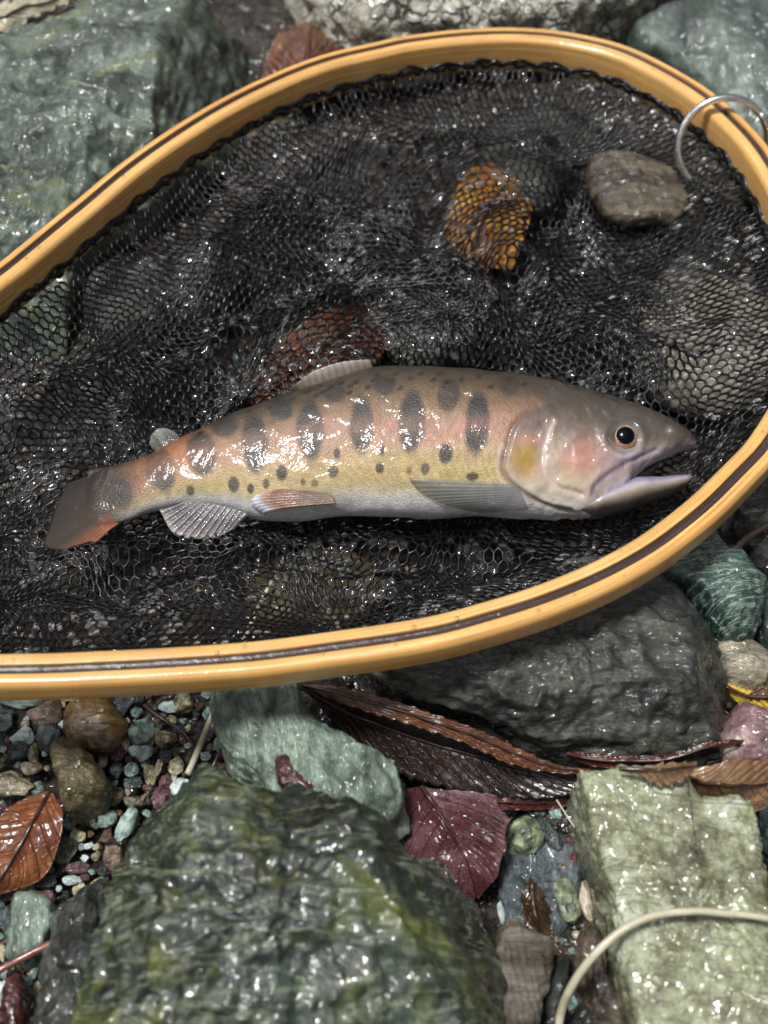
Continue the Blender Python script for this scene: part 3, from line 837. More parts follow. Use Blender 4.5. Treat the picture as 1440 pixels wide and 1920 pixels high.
rock("slate", [(36, 1690), (64, 1680), (92, 1694), (98, 1730), (86, 1780), (60, 1800), (24, 1806), (20, 1770), (34, 1730)], 0.008, 0.014, -0.003, m_pale,
     "grey-green slate chip with ribbed wet face crossed by the red twig", "stone", nu=70, nv=36, e=(0.35, 0.4), amp=0.0012, seed=41, strata=(1, 0.2, 0, 320, 0.0006))
placed.append((60, 1740, 50))
rock("stone", [(20, 1830), (44, 1826), (56, 1860), (52, 1900), (40, 1960), (20, 1950), (10, 1890)], 0.006, 0.014, -0.003, m_wine,
     "dark red smooth long stone beside the white angular pebble", "stone", nu=60, nv=36, amp=0.0005, seed=42)
placed.append((35, 1880, 40))

def in_poly(x, y, poly):
    poly = np.asarray(poly, float)
    x = np.asarray(x, float); y = np.asarray(y, float)
    r = np.zeros(np.broadcast(x, y).shape, bool)
    j = len(poly) - 1
    for i in range(len(poly)):
        xi, yi = poly[i]; xj, yj = poly[j]
        r ^= ((yi > y) != (yj > y)) & (x < (xj - xi) * (y - yi) / (yj - yi + 1e-12) + xi)
        j = i
    return r
REG = [([(-20, 1290), (430, 1280), (412, 1400), (440, 1480), (350, 1480), (270, 1530), (210, 1640), (100, 1690), (-20, 1700)], 150, "in the gravel between the rim and the brown oval leaf", (7, 22)),
       ([(-20, 1690), (100, 1690), (80, 1920), (-20, 1920)], 26, "in the corner around the grey-green slate", (7, 18)),
       ([(900, 1490), (1085, 1480), (1100, 1750), (1050, 1800), (940, 1740), (930, 1650), (950, 1560)], 40, "in the gap between mossy boulder and pale slab", (6, 16)),
       ([(1040, 1790), (1090, 1760), (1080, 1920), (1040, 1920)], 10, "in the cleft beside the grey driftwood", (6, 14)),
       ([(1385, 1090), (1440, 1050), (1440, 1330), (1390, 1320)], 14, "in the crevice around the beige stone", (6, 16))]
LMK = [((177, 1362), "round ochre-brown stone"), ((150, 1470), "olive wedge-shaped stone"), ((90, 1560), "orange-brown oval leaf"), ((30, 1310), "long smooth grey-green pebble"), ((266, 1372), "angular teal stone"),
       ((318, 1325), "pale blue-white flat chip"), ((375, 1395), "straw stem"), ((415, 1370), "pale green schist rock"), ((300, 1495), "dark plum wet stone"), ((215, 1610), "round pinkish-brown pebble"), ((247, 1444), "pale teal squarish pebble"),
       ((34, 1395), "dark teal rounded pebble"), ((238, 1546), "pale green oval pebble"), ((145, 1640), "glossy purple-brown pebble"), ((60, 1740), "grey-green slate chip"), ((35, 1880), "dark red smooth long stone"), ((130, 1594), "grey-green speckled pebble"),
       ((985, 1570), "mottled yellow-green stone"), ((1062, 1688), "dark olive-green pebble"), ((940, 1710), "pale turquoise sliver"), ((1032, 1566), "dark slate oval pebble"), ((1010, 1700), "crumpled brown leaf scrap"), ((1036, 1520), "blue-grey chip under the leaf tip"),
       ((1045, 1860), "narrow dark slate sliver"), ((1390, 1255), "beige stone with a dark notch"), ((1420, 1310), "yellow-blotched leaf"), ((1400, 1150), "teal-green marbled rock"), ((60, 1440), "cream and brown wet chip"), ((84, 1684), "wine-red wet pebble")]
cl = list(CLS)
wts = [0.2, 0.1, 0.22, 0.16, 0.1, 0.1, 0.06, 0.06]
for poly, n, where, (r0, r1) in REG:
    xs = [p[0] for p in poly]; ys = [p[1] for p in poly]
    c = 0; tries = 0
    while c < n and tries < 6000:
        tries += 1
        x, y = random.uniform(min(xs), max(xs)), random.uniform(min(ys), max(ys))
        if not in_poly(x, y, poly): continue
        r = r0 + (r1 - r0) * random.random() ** (1 + 2.5 * min(1, tries / 2500)) if tries < 3000 else r0
        if any((x - a) ** 2 + (y - b) ** 2 < (0.86 * (r + q)) ** 2 for a, b, q in placed): continue
        k = random.choices(cl, wts)[0]
        an_ = random.random() < 0.7
        pebble(x, y, r * random.uniform(0.9, 1.25), r * random.uniform(0.7, 1.05), random.uniform(0, 180), k,
               "%s %s %s pebble in the gravel beside the %s" % ("tiny" if r < 9 else "small" if r < 14 else "thumbnail-sized", CLS[k], "angular" if an_ else "rounded", min(LMK, key=lambda q: (q[0][0] - x) ** 2 + (q[0][1] - y) ** 2)[1]),
               "%s pebbles beside the %s" % (CLS[k], min(LMK, key=lambda q: (q[0][0] - x) ** 2 + (q[0][1] - y) ** 2)[1]), an_)
        c += 1

# fine gravel: grains nobody could count
def grains():
    phi = (1 + 5 ** 0.5) / 2
    ico = np.array([(-1, phi, 0), (1, phi, 0), (-1, -phi, 0), (1, -phi, 0), (0, -1, phi), (0, 1, phi), (0, -1, -phi), (0, 1, -phi), (phi, 0, -1), (phi, 0, 1), (-phi, 0, -1), (-phi, 0, 1)], float)
    ico /= np.linalg.norm(ico[0])
    fa = np.array([(0, 11, 5), (0, 5, 1), (0, 1, 7), (0, 7, 10), (0, 10, 11), (1, 5, 9), (5, 11, 4), (11, 10, 2), (10, 7, 6), (7, 1, 8), (3, 9, 4), (3, 4, 2), (3, 2, 6), (3, 6, 8), (3, 8, 9), (4, 9, 5), (2, 4, 11), (6, 2, 10), (8, 6, 7), (9, 8, 1)])
    N = 15000
    xy = rng.uniform(-1, 1, (N, 2)) * np.array([0.30, 0.28])
    r = 0.0007 + 0.0017 * rng.random(N) ** 3
    V = ico[None] * (0.75 + 0.5 * rng.random((N, 12, 1)))
    V = V * r[:, None, None] * rng.uniform(0.6, 1.2, (N, 1, 3))
    a = rng.uniform(0, 2 * np.pi, N)
    c, s = np.cos(a)[:, None], np.sin(a)[:, None]
    x = V[..., 0] * c - V[..., 1] * s
    y = V[..., 0] * s + V[..., 1] * c
    z = V[..., 2]
    gz_ = ground_h(xy[:, 0], xy[:, 1])
    V = np.stack([x + xy[:, :1], y + xy[:, 1:], z + (gz_ + 0.4 * r)[:, None]], -1)
    F = (fa[None] + 12 * np.arange(N)[:, None, None]).reshape(-1, 3)
    me = mesh("gravel", V.reshape(-1, 3), F, True)
    pal = s2l(np.array([(60, 50, 40), (100, 84, 62), (120, 140, 128), (70, 84, 80), (160, 150, 124), (30, 32, 32), (80, 50, 46), (46, 40, 34)]))
    vcol(me, np.repeat(pal[rng.integers(0, len(pal), N)] * rng.uniform(0.6, 1.2, (N, 1)), 12, 0))
    return me
m_grain = attr_mat("wet_grains", rough=0.25, coat=0.8, bump_scale=1500, bump=0.0002, coat_bump=0.0004, coat_scale=500)
tag(obj("gravel", grains(), m_grain), "fine dark wet gravel lying between the stones", kind="stuff")

# ---------------------------------------------------------------- leaves, stems, twigs
def leaf(name, L, M, R, mat, label, nt=90, ns=22, wav=0.0008, serr=0, serr_n=16, thick=0.00045, cup=0.0, seed=0, cat="leaf", group=None, scallop=0.0, rib=0.00035):
    """L, M, R: left edge, midrib, right edge as (px, py, z)"""
    Lc, Mc, Rc = (catmull(np.array(q, float), nt, False) for q in (L, M, R))
    def w(q): return np.array([P(a, b, c) for a, b, c in q])
    Lw, Mw, Rw = w(Lc), w(Mc), w(Rc)
    s = np.linspace(-1, 1, 2 * ns + 1)
    u = np.linspace(0, 1, nt)
    V = np.empty((nt, len(s), 3))
    tooth = 1 + serr * ((u * serr_n) % 1.0 - 0.5)
    sc = 1 - scallop * np.abs(np.sin(u * np.pi * serr_n))
    for j, sv in enumerate(s):
        E = Lw if sv < 0 else Rw
        k = np.abs(sv)
        kk = k * (1 + (tooth - 1) * k ** 6) * (1 + (sc - 1) * k ** 3)
        V[:, j] = Mw + (E - Mw) * kk[:, None]
        V[:, j, 2] += cup * k * k
        V[:, j, 2] += rib * np.sin((u * 22 - k * 6) * np.pi) * np.minimum(1, 3 * k)
    n = fbm(V.reshape(-1, 3) * 70, 3, seed).reshape(nt, -1)
    V[..., 2] += wav * n + 0.0006 * np.exp(-(s / 0.07) ** 2)[None]
    W = V.copy()
    W[..., 2] -= thick
    nn = V.shape[1]
    VV = np.vstack([V.reshape(-1, 3), W.reshape(-1, 3)])
    n1 = nt * nn
    F = grid_faces(nt, nn)
    F2 = F[:, ::-1] + n1
    side = []
    edge = [i * nn for i in range(nt)] + [(nt - 1) * nn + j for j in range(1, nn)] + [i * nn + nn - 1 for i in range(nt - 2, -1, -1)] + [j for j in range(nn - 2, 0, -1)]
    for a, b in zip(edge, edge[1:] + edge[:1]):
        side.append((a, b, b + n1, a + n1))
    FF = np.vstack([F[:, ::-1], F2[:, ::-1], np.array(side)])
    hf_add(VV)
    base = VV.mean(0)
    me = mesh(name, VV - base, FF)
    uvl = me.uv_layers.new(name="UV")
    UV = np.stack(np.meshgrid(u, (s + 1) / 2, indexing='ij'), -1).reshape(-1, 2)
    UV = np.vstack([UV, UV]).astype(np.float32)
    li = np.empty(len(me.loops), np.int32)
    me.loops.foreach_get("vertex_index", li)
    uvl.data.foreach_set("uv", UV[li].ravel())
    root = empty(name, base)
    tag(root, label, cat, group)
    me.materials.append(mat)
    obj("blade", me, None, root, base)
    mr = Mw.copy()
    mr[:, 2] += wav * fbm(mr * 70, 3, seed) + 0.0005
    rad = np.linspace(0.0007, 0.00025, nt)
    obj("midrib", tube_mesh("midrib", mr, rad, 6), m_rib, root)
    return root
m_rib = plain_mat("leaf_rib", rgb(70, 40, 22), 0.35, coat=0.6, col2=rgb(40, 22, 14), noise_scale=200)
lm_brown = leaf_mat("brown_leaf", rgb(74, 36, 16), rgb(118, 66, 32), rgb(158, 102, 56), rgb(58, 28, 14), 7, 1.8, coat_bump=0.0018, coat_scale=150)
lm_dark = leaf_mat("dark_brown_leaf", rgb(18, 11, 10), rgb(30, 18, 14), rgb(46, 27, 20), rgb(18, 11, 9), 18, 3.0, spot=None, coat=0.35, rough=0.4)
lm_edge = leaf_mat("rust_leaf", rgb(58, 26, 12), rgb(88, 44, 20), rgb(116, 70, 30), rgb(136, 96, 60), 12, 1.6, spot=(rgb(170, 140, 30), 60, 0.66))
lm_red = leaf_mat("red_leaf", rgb(56, 18, 16), rgb(84, 32, 28), rgb(112, 58, 50), rgb(44, 16, 14), 9, 2.0, rough=0.22)
lm_purple = leaf_mat("purple_leaf", rgb(56, 24, 26), rgb(84, 46, 50), rgb(118, 84, 90), rgb(54, 24, 26), 8, 2.0, rough=0.25, coat_bump=0.0005, coat_scale=90)
lm_scrap = leaf_mat("scrap_leaf", rgb(34, 22, 12), rgb(66, 46, 26), rgb(104, 80, 48), rgb(28, 18, 10), 5, 1.0, rough=0.2, coat_bump=0.0016, coat_scale=120)
lm_tan = leaf_mat("tan_leaf", rgb(104, 74, 46), rgb(140, 108, 74), rgb(172, 142, 106), rgb(84, 58, 36), 9, 2.0, rough=0.4)
lm_orange = leaf_mat("orange_leaf", rgb(130, 80, 22), rgb(176, 118, 36), rgb(196, 150, 60), rgb(100, 60, 20), 9, 2.0)
lm_yellow = leaf_mat("yellow_spotted_leaf", rgb(62, 30, 14), rgb(96, 52, 22), rgb(130, 84, 34), rgb(50, 24, 12), 9, 2.0, spot=(rgb(206, 176, 50), 90, 0.5))
lm_cream = leaf_mat("cream_leaf", rgb(150, 142, 112), rgb(186, 180, 152), rgb(208, 204, 184), rgb(120, 110, 84), 9, 2.0, rough=0.45)

leaf("leaf", [(84, 1482, .010), (40, 1500, .011), (-10, 1540, .012), (-50, 1600, .010), (-40, 1680, .008)],
     [(92, 1484, .012), (62, 1545, .014), (30, 1600, .014), (2, 1650, .012), (-40, 1684, .010)],
     [(100, 1488, .012), (119, 1530, .013), (110, 1590, .010), (70, 1650, .008), (-30, 1686, .008)], lm_brown, "glossy orange-brown oval leaf lying on the gravel", wav=0.0018, seed=3, rib=0.00012)
leaf("leaf", [(575, 1296, .022), (640, 1370, .018), (700, 1425, .016), (780, 1462, .014), (880, 1482, .012), (1000, 1495, .012), (1085, 1486, .014)],
     [(566, 1292, .024), (650, 1335, .015), (740, 1372, .012), (840, 1406, .011), (930, 1430, .011), (1010, 1448, .012), (1090, 1472, .014)],
     [(560, 1288, .026), (660, 1300, .024), (760, 1336, .024), (860, 1372, .022), (950, 1410, .020), (1030, 1432, .018), (1095, 1462, .015)], lm_dark,
     "long dark chocolate-brown leaf with a toothed edge curling up under the grey boulder", nt=140, wav=0.0008, serr=0.10, serr_n=24, seed=5, rib=0.0001)
leaf("leaf", [(566, 1290, .026), (640, 1318, .026), (720, 1345, .026), (800, 1368, .025), (880, 1398, .023), (960, 1432, .021), (1040, 1448, .020), (1120, 1452, .020)],
     [(566, 1287, .027), (645, 1304, .029), (730, 1328, .028), (810, 1354, .027), (890, 1382, .025), (970, 1415, .023), (1045, 1440, .021), (1130, 1450, .020)],
     [(568, 1284, .028), (650, 1290, .030), (735, 1312, .030), (820, 1342, .029), (900, 1370, .027), (980, 1406, .024), (1050, 1434, .022), (1140, 1446, .020)], lm_edge,
     "narrow rust-brown leaf with pale veins and yellow specks over the chocolate leaf", nt=120, ns=10, serr=0.25, serr_n=22, seed=6)
leaf("leaf", [(752, 1478, .013), (738, 1540, .010), (770, 1620, .008), (836, 1680, .006), (890, 1688, .004)],
     [(790, 1476, .020), (820, 1520, .018), (850, 1570, .015), (876, 1620, .011), (893, 1674, .006)],
     [(932, 1490, .024), (956, 1535, .022), (950, 1596, .018), (930, 1650, .013), (897, 1684, .006)], lm_purple, "glossy purple-red leaf with white glints beside the mossy boulder", wav=0.0016, seed=8, scallop=0.07, serr_n=4, rib=0.00005)
leaf("leaf", [(820, 1492, .007), (900, 1514, .007), (990, 1520, .006), (1060, 1512, .006)],
     [(830, 1486, .010), (905, 1500, .009), (990, 1508, .008), (1075, 1502, .007)],
     [(840, 1478, .011), (910, 1488, .010), (1000, 1496, .009), (1085, 1490, .008)], lm_red, "narrow dark red leaf edge under the long chocolate-brown leaf", ns=10, seed=9)
leaf("leaf", [(1060, 1418, .016), (1130, 1440, .015), (1250, 1432, .018), (1330, 1412, .020), (1390, 1396, .022)],
     [(1062, 1414, .018), (1135, 1428, .018), (1250, 1424, .022), (1325, 1402, .025), (1392, 1393, .024)],
     [(1066, 1408, .020), (1140, 1416, .021), (1252, 1412, .025), (1330, 1388, .028), (1396, 1386, .026)], lm_red, "thin red-brown leaf edge along the foot of the dark grey boulder", ns=10, seed=10, wav=0.001)
leaf("leaf", [(1165, 1447, .040), (1200, 1455, .040), (1230, 1472, .039), (1270, 1470, .039), (1296, 1452, .040)],
     [(1160, 1444, .040), (1205, 1446, .042), (1238, 1448, .044), (1270, 1444, .043), (1304, 1440, .041)],
     [(1162, 1440, .040), (1210, 1440, .041), (1240, 1432, .042), (1275, 1432, .042), (1306, 1430, .040)], lm_tan, "curled dry tan leaf scrap on the upper edge of the pale slab", ns=10, seed=11, serr=0.5, serr_n=7, wav=0.0016)
leaf("leaf", [(1280, 1470, .020), (1300, 1506, .018), (1350, 1520, .018), (1400, 1526, .017), (1470, 1500, .016)],
     [(1286, 1456, .026), (1320, 1476, .028), (1370, 1478, .030), (1420, 1470, .026), (1490, 1460, .020)],
     [(1296, 1442, .024), (1330, 1440, .026), (1376, 1424, .030), (1430, 1420, .030), (1500, 1420, .024)], lm_tan, "curled brown leaf with a wet glossy fold beside the pale slab", wav=0.0024, seed=12)
leaf("leaf", [(1362, 1296, .016), (1390, 1322, .014), (1430, 1334, .014), (1500, 1330, .014)],
     [(1360, 1290, .018), (1395, 1304, .018), (1440, 1310, .018), (1510, 1306, .018)],
     [(1364, 1284, .018), (1398, 1288, .018), (1440, 1286, .019), (1510, 1284, .018)], lm_yellow, "brown leaf with bright yellow blotches below the beige stone", ns=12, seed=13)
leaf("leaf", [(486, 160, .010), (500, 110, .014), (520, 70, .016), (560, 34, .012)],
     [(560, 190, .012), (575, 130, .022), (580, 80, .024), (585, 30, .016)],
     [(690, 150, .008), (660, 110, .012), (630, 70, .014), (600, 30, .014)], lm_edge, "wet rust-red leaf between the grey-green boulder and quartz boulder", wav=0.002, seed=14)
leaf("leaf", [(-60, 130, .020), (60, 76, .020), (160, 62, .020), (270, 22, .022)],
     [(-60, 90, .026), (60, 52, .026), (160, 34, .026), (280, 8, .026)],
     [(-60, 50, .024), (60, 26, .024), (160, 10, .024), (280, -10, .024)], lm_red, "dark red leaf lying behind the grey-green boulder", seed=15)
leaf("leaf", [(-30, 70, .034), (10, 62, .034), (50, 40, .034), (90, 22, .034), (130, 6, .034)],
     [(-36, 40, .036), (10, 34, .038), (50, 14, .038), (90, 2, .038), (130, -12, .036)],
     [(-40, 6, .034), (10, 4, .034), (50, -14, .034), (90, -26, .034), (126, -30, .034)], lm_cream, "ragged cream leaf scrap on top of the dark red leaf", ns=14, serr=0.5, serr_n=6, seed=16, wav=0.002)
leaf("leaf", [(830, 440, .007), (845, 380, .009), (880, 320, .009), (960, 296, .007)],
     [(880, 500, .009), (900, 430, .013), (930, 370, .013), (985, 300, .009)],
     [(960, 505, .007), (985, 440, .009), (1000, 380, .009), (1004, 306, .007)], lm_orange, "orange-yellow leaf seen through the black net", seed=17)
leaf("leaf", [(440, 740, .010), (500, 660, .012), (600, 590, .014), (700, 560, .012)],
     [(480, 760, .012), (560, 690, .016), (640, 630, .016), (720, 570, .014)],
     [(560, 770, .010), (640, 720, .012), (710, 670, .012), (750, 590, .012)], lm_edge, "rust-brown leaf seen through the net behind the fish's dorsal fin", seed=18)
# scrap curled on the slate
leaf("leaf", [(980, 1660, .010), (978, 1700, .010), (990, 1750, .009), (1015, 1790, .008)],
     [(996, 1648, .014), (1002, 1700, .015), (1016, 1745, .013), (1034, 1790, .010)],
     [(1012, 1652, .011), (1030, 1700, .010), (1044, 1750, .009), (1056, 1790, .008)], lm_scrap, "crumpled brown wet leaf scrap on the blue-grey slate", ns=12, seed=19, wav=0.0045, serr=0.4, serr_n=5)

def stem(name, pts, r, mat, label, cat="stem", sides=8):
    c = catmull(np.array(pts, float), 70, False)
    C = np.array([P(a, b, z) for a, b, z in c])
    C += 0.0002 * np.stack([fbm(C * 90, 2, 3), fbm(C * 90, 2, 4), fbm(C * 90, 2, 5)], 1)
    base = C.mean(0)
    o = obj(name, tube_mesh(name, C - base, np.linspace(r[0], r[1], 70), sides), mat, None, base)
    return tag(o, label, cat)
m_straw = plain_mat("straw", rgb(176, 170, 140), 0.4, coat=0.3, col2=rgb(206, 202, 178), noise_scale=160, bump=0.0002, bump_scale=300)
m_twig = plain_mat("twig", rgb(96, 48, 36), 0.4, coat=0.6, col2=rgb(140, 84, 66), noise_scale=260, bump=0.0004, bump_scale=500)
m_dtwig = plain_mat("dark_twig", rgb(30, 18, 14), 0.35, coat=0.6, col2=rgb(58, 38, 30), noise_scale=260, bump=0.0004, bump_scale=500)
stem("grass_stem", [(1040, 1990, .010), (1052, 1900, .018), (1078, 1840, .030), (1120, 1785, .038), (1170, 1742, .041), (1230, 1715, .042), (1290, 1708, .042), (1360, 1712, .042), (1440, 1722, .041), (1540, 1745, .038)],
     (0.0013, 0.0009), m_straw, "pale cream grass stem arching over the yellow-green slab", "grass")
stem("grass_stem", [(352, 1452, .010), (376, 1394, .011), (398, 1340, .012), (420, 1285, .013), (450, 1220, .014), (490, 1130, .016), (535, 1042, .018)],
     (0.0011, 0.0007), m_straw, "straight straw stem running from the gravel under the rim into the net", "grass")
stem("twig", [(-60, 1852, .016), (20, 1808, .017), (90, 1772, .018), (150, 1748, .020), (174, 1738, .022)], (0.0010, 0.0013), m_twig, "thin red-brown twig lying across the grey-green slate", "twig")
stem("twig", [(270, 1322, .008), (300, 1345, .009), (330, 1362, .008), (350, 1380, .007), (364, 1402, .006)], (0.0008, 0.0003), m_dtwig, "short dark twig in the gravel left of the straw stem", "twig")
stem("twig", [(416, 1402, .010), (404, 1425, .010), (394, 1448, .009)], (0.0006, 0.0004), m_dtwig, "tiny black twig leaning on the pale green schist rock", "twig")
stem("twig", [(1376, 1034, .030), (1400, 1012, .031), (1440, 984, .032), (1500, 950, .032)], (0.0012, 0.0016), m_dtwig, "dark twig resting on the black wet rock", "twig")
stem("twig", [(1044, 1500, .012), (1062, 1530, .010), (1080, 1556, .008)], (0.0003, 0.0003), m_straw, "hair-thin yellow stalk beside the pale slab", "twig")

# ---------------------------------------------------------------- fish
FN = np.array([0.0, -math.sin(math.radians(17)), math.cos(math.radians(17))])   # the flank faces up and a little to the camera
F0 = P(700, 830, 0.034)
def FP(x, y): return Pplane(x, y, F0, FN)
TAILX = 165
topc = np.array([(1302, 828), (1296, 818), (1267, 799), (1221, 773), (1175, 757), (1114, 738), (1053, 723), (992, 711), (930, 702), (880, 696), (790, 692), (696, 696), (637, 712), (547, 740), (479, 763), (411, 791), (343, 823), (276, 856), (220, 872), (163, 884), (130, 900)], float)[::-1]
botc = np.array([(1302, 838), (1290, 841), (1267, 848), (1221, 872), (1187, 900), (1160, 940), (1114, 966), (1053, 970), (992, 970), (930, 968), (880, 967), (790, 968), (696, 966), (637, 964), (560, 974), (480, 972), (434, 958), (366, 948), (321, 951), (276, 962), (244, 975), (200, 985), (163, 985), (130, 968)], float)[::-1]
NS, NA = 620, 200
xs = TAILX + (1302 - TAILX) * (1 - (1 - np.linspace(0, 1, NS)) ** 1.15)
tcv = catmull(topc, 900, False); bcv = catmull(botc, 900, False)
ty = np.interp(xs, np.maximum.accumulate(tcv[:, 0]), tcv[:, 1])
by = np.interp(xs, np.maximum.accumulate(bcv[:, 0]), bcv[:, 1])
TW = np.array([FP(a, b) for a, b in zip(xs, ty)])
BW = np.array([FP(a, b) for a, b in zip(xs, by)])
MW = (TW + BW) / 2; DW = (TW - BW) / 2
hd = np.linalg.norm(DW, axis=1)
wk = np.interp(xs, [130, 200, 300, 450, 650, 850, 980, 1060, 1120, 1180, 1240, 1280, 1302], [0.05, .28, .46, .56, .60, .60, .60, .60, .56, .54, .52, .5, .5])
WH = hd * wk
WH = np.interp(xs, [165, 190, 276, 380, 500, 640, 800, 950, 1040, 1110, 1170, 1220, 1260, 1290, 1302],
               np.array([0.3, 1.4, 5.6, 9.0, 12.2, 15.0, 16.0, 15.8, 15.2, 14.2, 12.2, 9.8, 7.6, 5.0, 2.0]) * 1e-3)
an = np.linspace(0, 2 * np.pi, NA, endpoint=False)
ca, sa = np.cos(an), np.sin(an)
pc = np.sign(ca) * np.abs(ca) ** 0.92
ps = np.sign(sa) * np.abs(sa) ** 0.88
FV = MW[:, None] + DW[:, None] * pc[None, :, None] + FN[None, None] * (WH[:, None] * ps[None])[..., None]
def fold(V):
    """mirror the hidden flank onto the visible one"""
    h = (V - F0) @ FN
    return V - FN * (2 * np.minimum(h, 0))[..., None]
def pl_dist(q, pts):
    pts = np.asarray(pts, float)
    d = np.full(q.shape[:-1], 1e9)
    for a, b in zip(pts[:-1], pts[1:]):
        ab = b - a
        t = np.clip(((q - a) @ ab) / (ab @ ab), 0, 1)
        d = np.minimum(d, np.linalg.norm(q - (a + t[..., None] * ab), axis=-1))
    return d
GILL = catmull([(1010, 764), (985, 776), (962, 800), (950, 838), (942, 876), (954, 902), (984, 926), (1020, 946), (1070, 958)], 60, False)
PREO = catmull([(1036, 790), (1024, 824), (1016, 860), (1022, 890), (1046, 912), (1090, 926)], 40, False)
MAXI = catmull([(1228, 846), (1190, 862), (1150, 884), (1118, 908), (1112, 925)], 40, False)
OPER = np.vstack([GILL, [(1130, 950), (1150, 900), (1150, 760), (1060, 745)]])
Q = proj(fold(FV))
inside = in_poly(Q[..., 0], Q[..., 1], OPER)
dg = pl_dist(Q, GILL)
disp = np.where(inside, 0.0008 * sstep(0, 10, dg) * np.exp(-dg / 45), 0.0) - 0.0005 * np.exp(-((dg - 0) / 5.5) ** 2)
dp = pl_dist(Q, PREO)
disp -= 0.0005 * np.exp(-(dp / 5) ** 2)
dm = pl_dist(Q, MAXI)
disp -= 0.0006 * np.exp(-(dm / 5) ** 2)
eye_c = np.array([1170., 822.])
de = np.linalg.norm((Q - eye_c) / np.array([1, 0.95]), axis=-1)
disp += 0.0008 * np.exp(-((de - 37) / 8) ** 2) - 0.0022 * np.exp(-(de / 26) ** 4)
nose = np.linalg.norm(Q - np.array([1252, 806.]), axis=-1)
disp -= 0.0006 * np.exp(-(nose / 6) ** 2)
head = sstep(960, 1020, Q[..., 0])
disp += 0.0004 * head * fbm(FV * 170, 3, 3)
disp += 0.00035 * (1 - head) * fbm(FV * np.array([60, 90, 90]), 3, 9)
nrm = DW[:, None] * pc[None, :, None] / (hd[:, None, None] ** 2 + 1e-8) + FN * (ps[None] / (WH[:, None] + 1e-6))[..., None]
nrm /= np.linalg.norm(nrm, axis=-1)[..., None] + 1e-9
FV = FV + nrm * disp[..., None]
Q = proj(fold(FV))
X, Y = Q[..., 0], Q[..., 1]
tyq = np.interp(X, xs, ty); byq = np.interp(X, xs, by)
chin = np.interp(X, [1100, 1114, 1175, 1221, 1267, 1300], [968, 966, 954, 935, 914, 900])
byq2 = np.where(X > 1110, chin, byq)
d = np.clip((Y - tyq) / (byq2 - tyq + 1e-6), 0, 1)
st = [(0, (62, 54, 44)), (.08, (84, 70, 54)), (.2, (128, 102, 76)), (.34, (156, 128, 100)), (.5, (180, 150, 118)), (.62, (188, 164, 120)), (.74, (194, 178, 132)), (.82, (200, 194, 172)), (.9, (212, 212, 210)), (1, (216, 218, 222))]
body = np.stack([np.interp(d, [s[0] for s in st], [s2l(s[1])[k] for s in st]) for k in range(3)], -1)
def blend(c, m, col):
    return c + (s2l(col) - c) * np.clip(m, 0, 1)[..., None]
latY = np.interp(X, [130, 300, 478, 600, 780, 960], [930, 866, 824, 802, 795, 792])
nz = fbm(np.stack([X / 40, Y / 40, 0 * X], -1), 3, 2)
body = blend(body, 0.6 * np.exp(-((Y - latY - 8) / 24) ** 2) * sstep(320, 560, X) * (0.75 + 0.4 * nz), (204, 142, 138))
body = blend(body, 0.75 * np.exp(-((Y - latY) / 44) ** 2) * (1 - sstep(330, 470, X)), (176, 116, 78))
body = blend(body, 0.6 * sstep(.55, .7, d) * (1 - sstep(.78, .88, d)) * sstep(250, 420, X) * (1 - sstep(900, 980, X)), (190, 168, 118))
body = blend(body, 0.9 * (1 - sstep(190, 350, X)) * (1 - 0.6 * sstep(.6, .85, d)), (92, 68, 50))
body = blend(body, 0.97 * (1 - sstep(195, 275, X)), (52, 38, 28))
body *= (1 + 0.10 * fbm(np.stack([X / 9, Y / 9, 0 * X], -1), 3, 4))[..., None]
# scale rows
body *= (1 + 0.13 * np.sin((X * 0.92 + Y * 0.5) * 0.95) * np.sin((X * 0.5 - Y * 0.9) * 0.95))[..., None]
parr = [(228, 922, 22, 28, .6), (300, 880, 29, 40, .8), (378, 850, 25, 40, .85), (478, 830, 22, 52, .88), (582, 806, 24, 56, .9), (678, 797, 21, 56, .9), (772, 788, 24, 60, .92), (894, 795, 22, 56, .92),
        (420, 797, 22, 22, .75), (528, 766, 20, 20, .75), (628, 739, 20, 17, .6), (722, 722, 22, 18, .65), (840, 740, 20, 30, .7), (955, 724, 17, 17, .5),
        (438, 908, 10, 14, .85), (470, 916, 6, 9, .85), (499, 907, 6, 9, .8), (528, 886, 11, 15, .9), (632, 850, 6, 10, .85), (625, 884, 10, 12, .8), (568, 903, 5, 7, .7), (590, 906, 7, 8, .6),
        (716, 843, 6, 9, .8), (712, 878, 8, 10, .85), (836, 851, 12, 18, .9), (797, 879, 7, 10, .75), (767, 883, 5, 7, .6), (886, 893, 11, 8, .85), (357, 920, 8, 10, .75), (530, 833, 5, 7, .3)]
for (cx, cy, rx, ry, a) in parr:
    tl = (cx - 620) / 620 * 0.35
    dx, dy = X - cx, Y - cy
    dx = dx + dy * tl * 0.5
    r = np.sqrt((dx / (rx * 1.12)) ** 2 + (dy / (ry * 1.12)) ** 2) + 0.10 * nz
    body = blend(body, a * (1 - sstep(0.72, 1.12, r)) * (1 - 0.35 * np.exp(-((Y - latY) / 18) ** 2) * (ry > 30)), (40, 43, 46))
